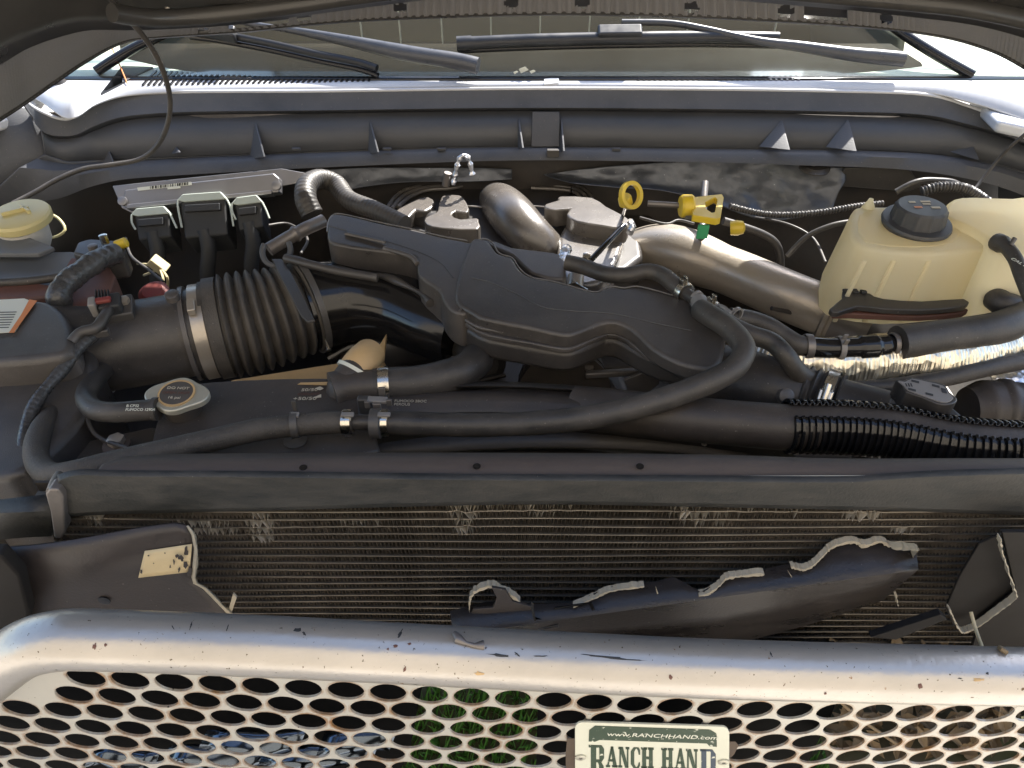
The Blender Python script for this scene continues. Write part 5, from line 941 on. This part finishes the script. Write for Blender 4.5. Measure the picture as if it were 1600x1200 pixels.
# broken grille surround: left, right, far right
root = thing('grille_surround', 'broken black grille surround on the left with torn edge and cream sticker', 'grille surround', Y(180, 900, .6))
def G1(L, y): return [Y(a, b, y) for a, b in L]
edge = [(292, 822), (300, 836), (304, 858), (302, 880), (300, 902), (303, 912), (318, 920), (330, 932), (345, 948), (358, 962)]
topl = [(-60, 858), (40, 838), (100, 830), (180, 836), (240, 832), (292, 822)]
def yd(px, py): return .600 + max(0, 872 - py) / 50 * .018 - .012 * math.exp(-((px - 150) / 70) ** 2 - ((py - 915) / 45) ** 2) - .02 * max(0, py - 960) / 40
rws = []
for i, (ex, ey) in enumerate(edge + [(362, 1010)]):
    f = i / 10; rw = []
    for k in range(19):
        u = k / 18; px = -60 + (ex + 60) * u; tp_ = 858 - 36 * u + 6 * sin(u * 5); py = tp_ + (ey - 822) * (1 if u == 1 else (f * 182 / max(ey - 822, 1) * (1 - u) + u)) if ey > 822 else tp_ - (0 if u < 1 else 0)
        rw.append(Y(px, py if u < 1 else ey, yd(px, py if u < 1 else ey)))
    rws.append(rw)
loft('panel', rws, m_panel, root, solid=.004)
ed2 = [(296, 822), (305, 836), (309, 858), (308, 880), (306, 903), (308, 910), (322, 917), (335, 930), (349, 945), (364, 960)]
loft('torn_edge', [[Y(a - 1, b, yd(a, b) - .002) for a, b in edge], [Y((a + c) / 2 + 1, (b + d) / 2, yd(a, b) - .004) for (a, b), (c, d) in zip(edge, ed2)], [Y(a + (2 if i % 2 else 0), b, yd(a, b) - .001) for i, (a, b) in enumerate(ed2)]], m_torn, root, solid=.003)
prism('torn_sliver', [Y(a, b, .60) for a, b in [(352, 962), (358, 950), (364, 928), (370, 934), (364, 950), (361, 962)]], (0, .003, 0), m_torn, root, bevel=0)
loft('sticker', [[Y(px, py, yd(px, py) - .0012) for px, py in ((226 - 10 * v + (75 - 1 + 6 * v) * u, (861 + 42 * v) + (-11 + 2 * v) * u) for u in [k / 10 for k in range(11)])] for v in [k / 6 for k in range(7)]], m_sticker, root, solid=.0005)
random.seed(11)
fl = []
for cx, cy, L_, W_ in ((291, 862, 4, 9), (284, 872, 5, 5), (290, 884, 4, 7), (277, 868, 3, 3), (296, 893, 4, 8), (272, 878, 2, 4), (221, 893, 2.5, 4), (280, 890, 2, 4), (266, 885, 1.5, 3), (232, 868, 1.5, 1.2), (258, 864, 1.2, 1.2), (240, 880, 1, 1)):
    fl.append([Y(cx + cos(a) * L_ * r_, cy + sin(a) * W_ * r_, yd(cx, cy) - .0028) for a, r_ in [(2 * pi * k / 11, random.uniform(.5, 1.25)) for k in range(11)]])
multi('missing_flake', fl, m_panel, root, (0, -.0003, 0))
lathe('hole', Y(163, 938, yd(163, 938) - .002), (0, -1, 0), [(0, .008), (.001, .008)], m_gloss, root)
P = G1([(-60, 870), (-60, 1040), (30, 1010), (45, 960), (30, 900), (0, 868)], .57)
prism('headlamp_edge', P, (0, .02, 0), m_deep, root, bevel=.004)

root = thing('broken_grille_piece', 'torn curved black grille piece with ragged cream edges leaning over the guard', 'grille piece', Y(1060, 960, .58))
T1 = [(703, 955, .60), (738, 945, .605), (760, 940, .61), (800, 938, .61), (830, 944, .61), (895, 942, .61), (950, 917, .615), (1020, 910, .62), (1052, 901, .62), (1074, 913, .62), (1095, 925, .62), (1125, 908, .625), (1138, 896, .625), (1190, 891, .63), (1215, 884, .63), (1240, 880, .63), (1256, 884, .63), (1274, 874, .63), (1296, 850, .635), (1332, 841, .635), (1350, 848, .635), (1370, 841, .635), (1392, 851, .635), (1431, 854, .635)]
n_ = len(T1)
def low_pt(i):
    t = i / (n_ - 1); px = 715 + t * (1395 - 715)
    return px
def crease(px): return 985 - 90 * max(0, (px - 760) / 640)
Cr = []; Lo = []; Tp = []
for i, (px, py, _) in enumerate(T1):
    t = (px - 703) / 728; cy = max(crease(px + 6), py + 3); yc = .58 + .03 * t
    Tp.append(Y(px, py, yc + .0007 * max(0, cy - py))); Cr.append(Y(px + 4, cy, yc))
    lx = 715 + t * 665; Lo.append(Y(lx, 1010 - (max(0, t - .60) / .40) ** 1.3 * 72 + 10 * (t < .6), yc + .012))
rows = [Tp, [p.lerp(q_, .93) for p, q_ in zip(Tp, Cr)], Cr, [p.lerp(q_, .3) for p, q_ in zip(Cr, Lo)], Lo]
loft('shell', rows, m_shell, root, solid=.0022, smooth=14)
def torn(pts, wid, y, name='torn_edge'):
    P = [Y(a, b, y(a) if callable(y) else y) for a, b in pts]; Q = []; random.seed(len(pts))
    V = []; Fc = []
    Pc = [p + Vector((random.uniform(-1, 1), 0, random.uniform(-1, 1))) * wid * .09 for p in catmull(P, 9)]
    for i, p in enumerate(Pc):
        w_ = wid * (.25 + 1.5 * abs(noise.noise(p * 70)) + random.uniform(0, .45)) * (0.35 if i in (0, len(Pc) - 1) else 1)
        w_ *= .38
        V += [p + Vector((0, -.006, w_ * .4)), p + Vector((.0, -.007, -w_ * .6)), p + Vector((0, .003, -w_ * .6)), p + Vector((0, .003, w_ * .4))]
        if i: a = (i - 1) * 4; Fc += [(a + j, a + (j + 1) % 4, a + 4 + (j + 1) % 4, a + 4 + j) for j in range(4)]
    Fc += [(3, 2, 1, 0), tuple(len(V) - 4 + k for k in range(4))]
    return mk(name, V, Fc, m_torn, root, smooth=0)
def ty(a):
    py = next((p[1] + (r_[1] - p[1]) * (a - p[0]) / (r_[0] - p[0]) for p, r_ in zip(T1, T1[1:]) if p[0] <= a < r_[0]), 900)
    return .58 + .03 * (a - 703) / 728 + .0007 * max(0, crease(a + 6) - py) - .001
torn([(735, 958), (734, 935), (742, 920), (766, 910), (785, 918), (812, 934)], .017, ty)
torn([(895, 943), (925, 930), (950, 919), (975, 914), (1005, 911)], .008, ty)
torn([(1090, 925), (1105, 922), (1122, 910), (1134, 898), (1160, 894), (1192, 891)], .010, ty)
torn([(1234, 880), (1255, 884), (1272, 875), (1290, 856), (1304, 847), (1330, 841), (1350, 847), (1372, 841), (1392, 849), (1432, 853)], .013, ty)
torn([(1432, 853), (1420, 868), (1404, 884), (1398, 902), (1396, 920), (1401, 940)], .012, ty)
torn([(716, 972), (735, 970), (752, 968)], .010, ty)
prism('broken_tab', [Y(a, b, .60) for a, b in [(705, 957), (735, 960), (740, 952), (770, 950), (776, 935), (768, 918), (790, 922), (800, 940), (830, 948), (835, 975), (760, 985), (715, 975)]], (0, .004, 0), m_panel, root, bevel=.001)
for L in ([(865, 951), (920, 943), (928, 958), (962, 953), (963, 950), (931, 954), (924, 940), (868, 948)], [(840, 980), (872, 974), (872, 978), (842, 984), (832, 962), (829, 940), (833, 940), (836, 962)]):
    prism('slit', [Y(a, b, ty(a) - .016) for a, b in L], (0, -.0015, 0), m_gloss, root, bevel=0)
for L in ([(1024, 915), (1034, 940), (1042, 968), (1037, 960), (1028, 935)], [(1230, 890), (1248, 916), (1258, 944), (1252, 930), (1240, 908)]):
    prism('crack', [Y(a, b, ty(a) - .012) for a, b in L], (0, -.001, 0), m_torn, root, bevel=0)

root = thing('grille_end_piece', 'dark broken grille end at the far right with a thin torn rim', 'grille piece', Y(1540, 900, .6))
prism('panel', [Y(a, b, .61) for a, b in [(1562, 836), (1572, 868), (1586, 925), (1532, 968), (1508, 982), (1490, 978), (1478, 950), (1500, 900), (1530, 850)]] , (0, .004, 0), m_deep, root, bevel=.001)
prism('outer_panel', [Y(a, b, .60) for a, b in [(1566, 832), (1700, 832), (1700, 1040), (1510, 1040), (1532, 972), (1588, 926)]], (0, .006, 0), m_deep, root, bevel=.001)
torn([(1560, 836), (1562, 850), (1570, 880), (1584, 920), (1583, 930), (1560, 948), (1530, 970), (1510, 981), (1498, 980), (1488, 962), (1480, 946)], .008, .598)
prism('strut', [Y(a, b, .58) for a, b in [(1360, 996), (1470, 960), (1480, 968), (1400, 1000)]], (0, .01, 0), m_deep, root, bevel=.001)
tag(tube('straw', [Y(1517, 956, .55), Y(1525, 985, .53), Y(1535, 1012, .5)], .0022, m_sticker, None, seg=8), 'pale straw sticking up behind the guard near the right edge', 'straw')
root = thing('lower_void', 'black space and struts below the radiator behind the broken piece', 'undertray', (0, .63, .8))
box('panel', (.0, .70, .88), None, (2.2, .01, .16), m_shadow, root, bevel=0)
for s in ((-.9, 1200), (.9, 400)): pass

# ================================================================= grille guard with perforated sheet and nameplate
root = thing('grille_guard', 'weathered silver tube grille guard with perforated sheet across the bottom', 'grille guard', Y(800, 1030, .45))
gt = [(-170, 1200), (-110, 1140), (-50, 1085), (0, 1042), (40, 1014), (90, 1001), (160, 1000), (400, 1009), (540, 1016), (800, 1030), (1070, 1043), (1300, 1050), (1600, 1057), (1700, 1059)]
tube('top_tube', [Y(a, b, .45) for a, b in gt], lambda u, s: .0322 + .0004 * noise.noise(Vector((s * 8, 0, 0))), m_guard, root, seg=48, step=.008, smoothn=10)
def G(px, py, off=0): return S(px, py, GY0, GZ0, GS) + GN * off
GN = Vector((0, -.9997, -.026))
A0 = G(135, 1058); U = G(1120, 1106) - A0; pit = U.length / 15.06; U = U.normalized(); Dn = GN.cross(U).normalized()
if Dn.z > 0: Dn = -Dn
V = []; Fc = []; rim = []; key = {}; HR = pit * .438
def vid(p, r_, ring=None):
    k = (round(p[0], 5), round(p[1], 5), ring)
    if k not in key: key[k] = len(V); V.append(A0 + U * p[0] + Dn * (p[1] - .115 * max(0, p[0] - 13 * pit) ** 2)); rim.append(r_)
    return key[k]
hexR = pit / sqrt(3); seg = 24
def hexpt(a):   # pointy-top hexagon
    a6 = (a + 1e-9) % (pi / 3); r_ = (pit / 2) / cos(a6 - pi / 6) if 0 else None
    aa = (a % (pi / 3)) - pi / 6
    return None
def hexr(a):
    aa = (a + pi / 6) % (pi / 3) - pi / 6
    return (pit / 2) / cos(aa)
nh = 0
for rj in range(-2, 9):
    for ci in range(-5, 30):
        cx, cy = (ci + (.5 if rj % 2 else 0)) * pit, rj * pit * .866 * .97
        cx0, cy0 = cx, rj * pit * .8660254
        px, py = scr(A0 + U * cx0 + Dn * (cy0 - .115 * max(0, cx0 - 13 * pit) ** 2))
        outer = [vid((cx0 + cos(2 * pi * k / seg) * hexr(2 * pi * k / seg), cy0 + sin(2 * pi * k / seg) * hexr(2 * pi * k / seg)), .25) for k in range(seg)]
        hole = rj >= 0 and py > 1052 and px + (py - 1058) * 1.95 > 118 
        gy = next((a[1] + (b[1] - a[1]) * (px - a[0]) / (b[0] - a[0]) for a, b in zip(gt, gt[1:]) if a[0] <= px <= b[0]), 1059)
        if py < gy + 4: continue
        if not hole:
            Fc.append(tuple(outer)); continue
        r1 = [vid((cx0 + cos(2 * pi * k / seg) * HR * 1.12, cy0 + sin(2 * pi * k / seg) * HR * 1.12), .8, (rj, ci, 1)) for k in range(seg)]
        r2 = [vid((cx0 + cos(2 * pi * k / seg) * HR, cy0 + sin(2 * pi * k / seg) * HR), 1, (rj, ci, 2)) for k in range(seg)]
        for k in range(seg): k2 = (k + 1) % seg; Fc += [(outer[k], outer[k2], r1[k2], r1[k]), (r1[k], r1[k2], r2[k2], r2[k])]
        nh += 1
o = mk('perforated_sheet', V, Fc, m_plate, root, smooth=0)
at = o.data.attributes.new('rim', 'FLOAT', 'POINT'); at.data.foreach_set('value', rim)
s = o.modifiers.new('solid', 'SOLIDIFY'); s.thickness = .003; s.offset = 0
print('holes', nh)
# scrapes and dents on the tube top
def scrape(L, name='scrape', mat=None):
    P = [Y(a, b, .412) for a, b in L]
    return P
def on_tube(px, py, off=.0004):
    o_, d = Vector((0, 0, CZ)), ray(px, py).normalized()
    P = [Y(a, b, .45) for a, b in gt]; Pc = catmull(P, 4); best = None
    for a, b in zip(Pc, Pc[1:]):
        ax = (b - a).normalized(); w0 = o_ - a; dp = d - ax * d.dot(ax); wp = w0 - ax * w0.dot(ax)
        A_, B_, C_ = dp.dot(dp), 2 * dp.dot(wp), wp.dot(wp) - (.0322 + off) ** 2; D_ = B_ * B_ - 4 * A_ * C_
        if D_ < 0: continue
        t = (-B_ - sqrt(D_)) / (2 * A_); p = o_ + d * t; u = (p - a).dot(ax) / (b - a).length
        if -.02 <= u <= 1.02: best = p; break
    return best
random.seed(3)
def blotch(cx, cy, L, Wd, ang, mat, name):
    pts = []
    for k in range(14):
        a = 2 * pi * k / 14; r_ = 1 + random.uniform(-.45, .35); x, y = cos(a) * L * r_, sin(a) * Wd * r_; pts.append(on_tube(cx + x * cos(ang) - y * sin(ang), cy + x * sin(ang) + y * cos(ang)))
    if any(p is None for p in pts): return
    c = on_tube(cx, cy, .0008); n_ = len(pts); mk(name, pts + [c], [(k, (k + 1) % n_, n_) for k in range(n_)], mat, root, smooth=0)
for a in ((780, 1024, 18, 2.2, .12), (845, 1025, 12, 1, .0), (945, 1026, 30, 1.8, .10), (985, 1031, 26, .8, .05), (625, 990, 2, 7, .5), (298, 978, 1.2, 6, .3), (355, 982, 1, 6, .3), (465, 984, 6, 3, 0), (475, 990, 4, 2, 1), (1543, 1052, 3, 2, 0), (1500, 1060, 4, 1.2, 0), (808, 1022, 5, 1.5, .8), (270, 980, 1, 4, -.5), (1205, 1022, 1, 4, -.5)):
    blotch(*a, m_conn, 'scrape')
for a in ((618, 1010, 4, 2.5, 0), (640, 1006, 3, 2, 0), (148, 1010, 3, 5, .2), (632, 1046, 3, 4, .4), (1048, 1058, 4, 4, 0), (1438, 1072, 4, 4, 0), (1530, 1062, 8, 3, 0), (748, 1052, 8, 3, 0), (165, 1008, 2, 3, .2), (606, 1014, 2, 2, 0), (1290, 1084, 2, 2, 0)):
    blotch(*a, m_redbrown if a[2] < 5 else m_amber, 'rust_spot')
tube('dent_flap', [on_tube(710, 990, .001), on_tube(718, 1000, .003), on_tube(738, 1008, .003), on_tube(755, 1008, .001)], lambda u, s: .0035 + .002 * sin(s * 200), m_brkt, root, seg=8)
tag(tube('leaf_crumb', [on_tube(1562, 1012, .002), on_tube(1568, 1017, .004), on_tube(1574, 1020, .002)], .003, m_leaf, None, seg=6), 'crumb of dry leaf on top of the guard tube at the right', 'leaf crumb')
# nameplate, lettered
def N5(x, y, off=.0): return G(860 + x / 5, 1080 + y / 5, .0065 + off)
root = thing('nameplate', 'worn white nameplate with green lettering riveted to the guard', 'nameplate', N5(790, 500))
def rrect(x0_, y0_, x1_, y1_, r_, sk=0):
    P = []
    for cx, cy, a0 in ((x1_ - r_, y0_ + r_, -90), (x1_ - r_, y1_ - r_, 0), (x0_ + r_, y1_ - r_, 90), (x0_ + r_, y0_ + r_, 180)):
        for k in range(6): a = R(a0 + k * 18); P.append((cx + cos(a) * r_, cy + sin(a) * r_ + (cx + cos(a) * r_ - x0_) * sk))
    return P
SK = .032
prism('plate', [N5(x, y) for x, y in rrect(190, 203, 1390, 900, 55, SK)], GN * -.003, m_white, root, bevel=.0008)
hd = [(300, 262), (345, 228), (1240, 258), (1290, 290), (1292, 392), (1235, 388), (1215, 366), (380, 338), (345, 352), (296, 350)]
multi('header_bar', [[N5(x, y, .0002) for x, y in hd]], m_green, root, GN * .0004)
text('www.RANCHHAND.com', .0145, N5(435, 303, .0008), N5(1200, 330) - N5(435, 303), N5(435, 203) - N5(435, 303), m_letw, root, sx=.92)
def glyph(ch, x, y, w_, h):
    st = .30; P = []; sf = .10
    def r_(a, b, c, d): P.append([(a, b), (c, b), (c, d), (a, d)])
    if ch in 'RH D A N C':
        pass
    if ch == 'H': r_(.08, 0, .40, 1); r_(.62, 0, .92, 1); r_(.40, .44, .62, .56); r_(0, 0, .48, sf); r_(.54, 0, 1, sf); r_(0, 1 - sf, .48, 1); r_(.54, 1 - sf, 1, 1)
    if ch == 'A': P.append([(.42, 0), (.62, 0), (.20, 1), (.08, 1)]); P.append([(.40, 0), (.62, 0), (.95, 1), (.62, 1)]); r_(.25, .62, .70, .72); r_(0, 1 - sf, .36, 1); r_(.52, 1 - sf, 1, 1)
    if ch == 'N': r_(.10, 0, .24, 1); r_(.78, 0, .92, 1); P.append([(.06, 0), (.42, 0), (.92, 1), (.62, 1)]); r_(0, 1 - sf, .36, 1); r_(.66, 0, 1, sf); r_(0, 0, .3, sf)
    if ch == 'C':
        for a, b, c, d in ((.02, .2, .36, .8),): r_(a, b, c, d)
        P.append([(.02, .2), (.3, 0), (.6, 0), (.36, .2)]); P.append([(.02, .8), (.36, .8), (.6, 1), (.3, 1)]); P.append([(.5, 0), (.8, 0), (.95, .12), (.95, .34), (.8, .34), (.72, .14)]); P.append([(.5, 1), (.8, 1), (.95, .84), (.92, .7), (.8, .74), (.72, .88)])
    if ch == 'R': r_(.14, 0, .48, 1); r_(0, 0, .62, .07); r_(0, .93, .6, 1); P.append([(.55, 0), (.82, .0), (.98, .1), (.98, .38), (.82, .5), (.68, .46), (.68, .09)]); r_(.48, .43, .75, .51); P.append([(.58, .5), (.80, .5), (.95, .62), (1.02, 1), (.70, 1), (.66, .6)])
    if ch == 'D': r_(.08, 0, .40, 1); r_(0, 0, .6, .06); P.append([(.5, 0), (.78, .0), (1, .14), (1, .80), (.84, .95), (.68, .9), (.68, .08)])
    return [[N5(x + a * w_, y + b * h + (x + a * w_ - 300) * SK, .0002) for a, b in p] for p in P]
for ch, x, y, w_, h, mt in (('R', 296, 378, 122, 262, m_green), ('A', 430, 386, 92, 162, m_green), ('N', 526, 386, 86, 162, m_green), ('C', 622, 386, 78, 164, m_green), ('H', 704, 384, 98, 164, m_green), ('H', 860, 384, 94, 164, m_green), ('A', 962, 384, 92, 166, m_green), ('N', 1052, 386, 92, 166, m_green), ('D', 1162, 384, 122, 250, m_navy)):
    for i, poly in enumerate([0]): multi('letter', glyph(ch, x, y, w_, h), mt, root, GN * .0004)
for x, y in ((232, 472), (1344, 508)):
    s = lathe('rivet', N5(x, y, .0), GN, [(0, .0075), (.002, .0075), (.0028, .006), (.0028, .0028), (.0012, .0028)], m_capmetal, root, seg=24)
    lathe('rivet_core', N5(x, y, .001), GN, [(0, .0026), (.0006, .0026)], m_brkt, s, seg=12)
rr_ = thing('plate_gap', None, None, (0, 0, 0)); bpy.data.objects.remove(rr_)
for L in ([(130, 345), (190, 345), (190, 600), (120, 600), (118, 470)], [(1392, 370), (1440, 370), (1465, 400), (1430, 470), (1400, 500), (1392, 440)]):
    multi('old_adhesive', [[G(860 + x / 5, 1080 + y / 5, .0034) for x, y in L]], m_adh, root, GN * .0006)

# ================================================================= behind the sheet: bumper and dry leaves
root = thing('lower_bumper', 'dark glossy bumper and chrome trim seen through the guard holes', 'bumper', (0, .55, .75))
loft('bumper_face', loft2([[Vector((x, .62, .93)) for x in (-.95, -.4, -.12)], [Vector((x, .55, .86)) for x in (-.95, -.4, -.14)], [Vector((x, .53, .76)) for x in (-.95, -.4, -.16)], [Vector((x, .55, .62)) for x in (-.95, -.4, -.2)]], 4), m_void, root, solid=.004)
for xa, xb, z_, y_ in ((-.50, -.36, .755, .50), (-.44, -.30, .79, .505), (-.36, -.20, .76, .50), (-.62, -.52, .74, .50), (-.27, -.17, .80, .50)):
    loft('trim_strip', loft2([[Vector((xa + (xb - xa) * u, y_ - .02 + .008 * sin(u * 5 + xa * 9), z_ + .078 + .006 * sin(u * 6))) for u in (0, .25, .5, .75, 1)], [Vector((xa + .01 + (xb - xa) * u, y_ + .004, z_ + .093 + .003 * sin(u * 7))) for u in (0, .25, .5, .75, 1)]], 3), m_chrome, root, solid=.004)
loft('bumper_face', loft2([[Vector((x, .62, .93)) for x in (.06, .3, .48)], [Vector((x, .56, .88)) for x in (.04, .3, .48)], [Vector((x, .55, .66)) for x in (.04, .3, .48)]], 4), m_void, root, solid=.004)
box('leaf_tray', (.72, .58, .80), None, (.5, .22, .02), m_soil, root, bevel=.004)
V = []; Fc = []
for i in range(420):
    c = Vector((random.uniform(.46, .95), random.uniform(.50, .68), random.uniform(.815, .87))); a = random.uniform(0, 2 * pi); l = random.uniform(.012, .03); tl = random.uniform(-.9, .9)
    e1_ = Vector((cos(a), sin(a), tl)).normalized(); e2_ = Vector((-sin(a), cos(a), random.uniform(-.5, .5))).normalized(); j = len(V)
    V += [c - e1_ * l, c + e2_ * l * .45 + Vector((0, 0, .003)), c + e1_ * l, c - e2_ * l * .45 + Vector((0, 0, .003)), c + Vector((0, 0, -.003))]
    Fc += [(j, j + 1, j + 4), (j + 1, j + 2, j + 4), (j + 2, j + 3, j + 4), (j + 3, j, j + 4)]
mk('leaf_litter', V, Fc, m_leaf, smooth=0)['kind'] = 'stuff'
for a, b in (((1295, 1100), (1320, 1120)), ((1320, 1132), (1345, 1150)), ((1392, 1180), (1420, 1198))):
    pass
tag(tube('dry_stem', [G(1290, 1096, -.03), G(1340, 1146, -.03), G(1400, 1188, -.03), G(1440, 1212, -.03)], .0022, m_leaf, None, seg=8), 'long dry stem lying behind the sheet holes right of the nameplate', 'stem')
SC.view_layers[0].update()
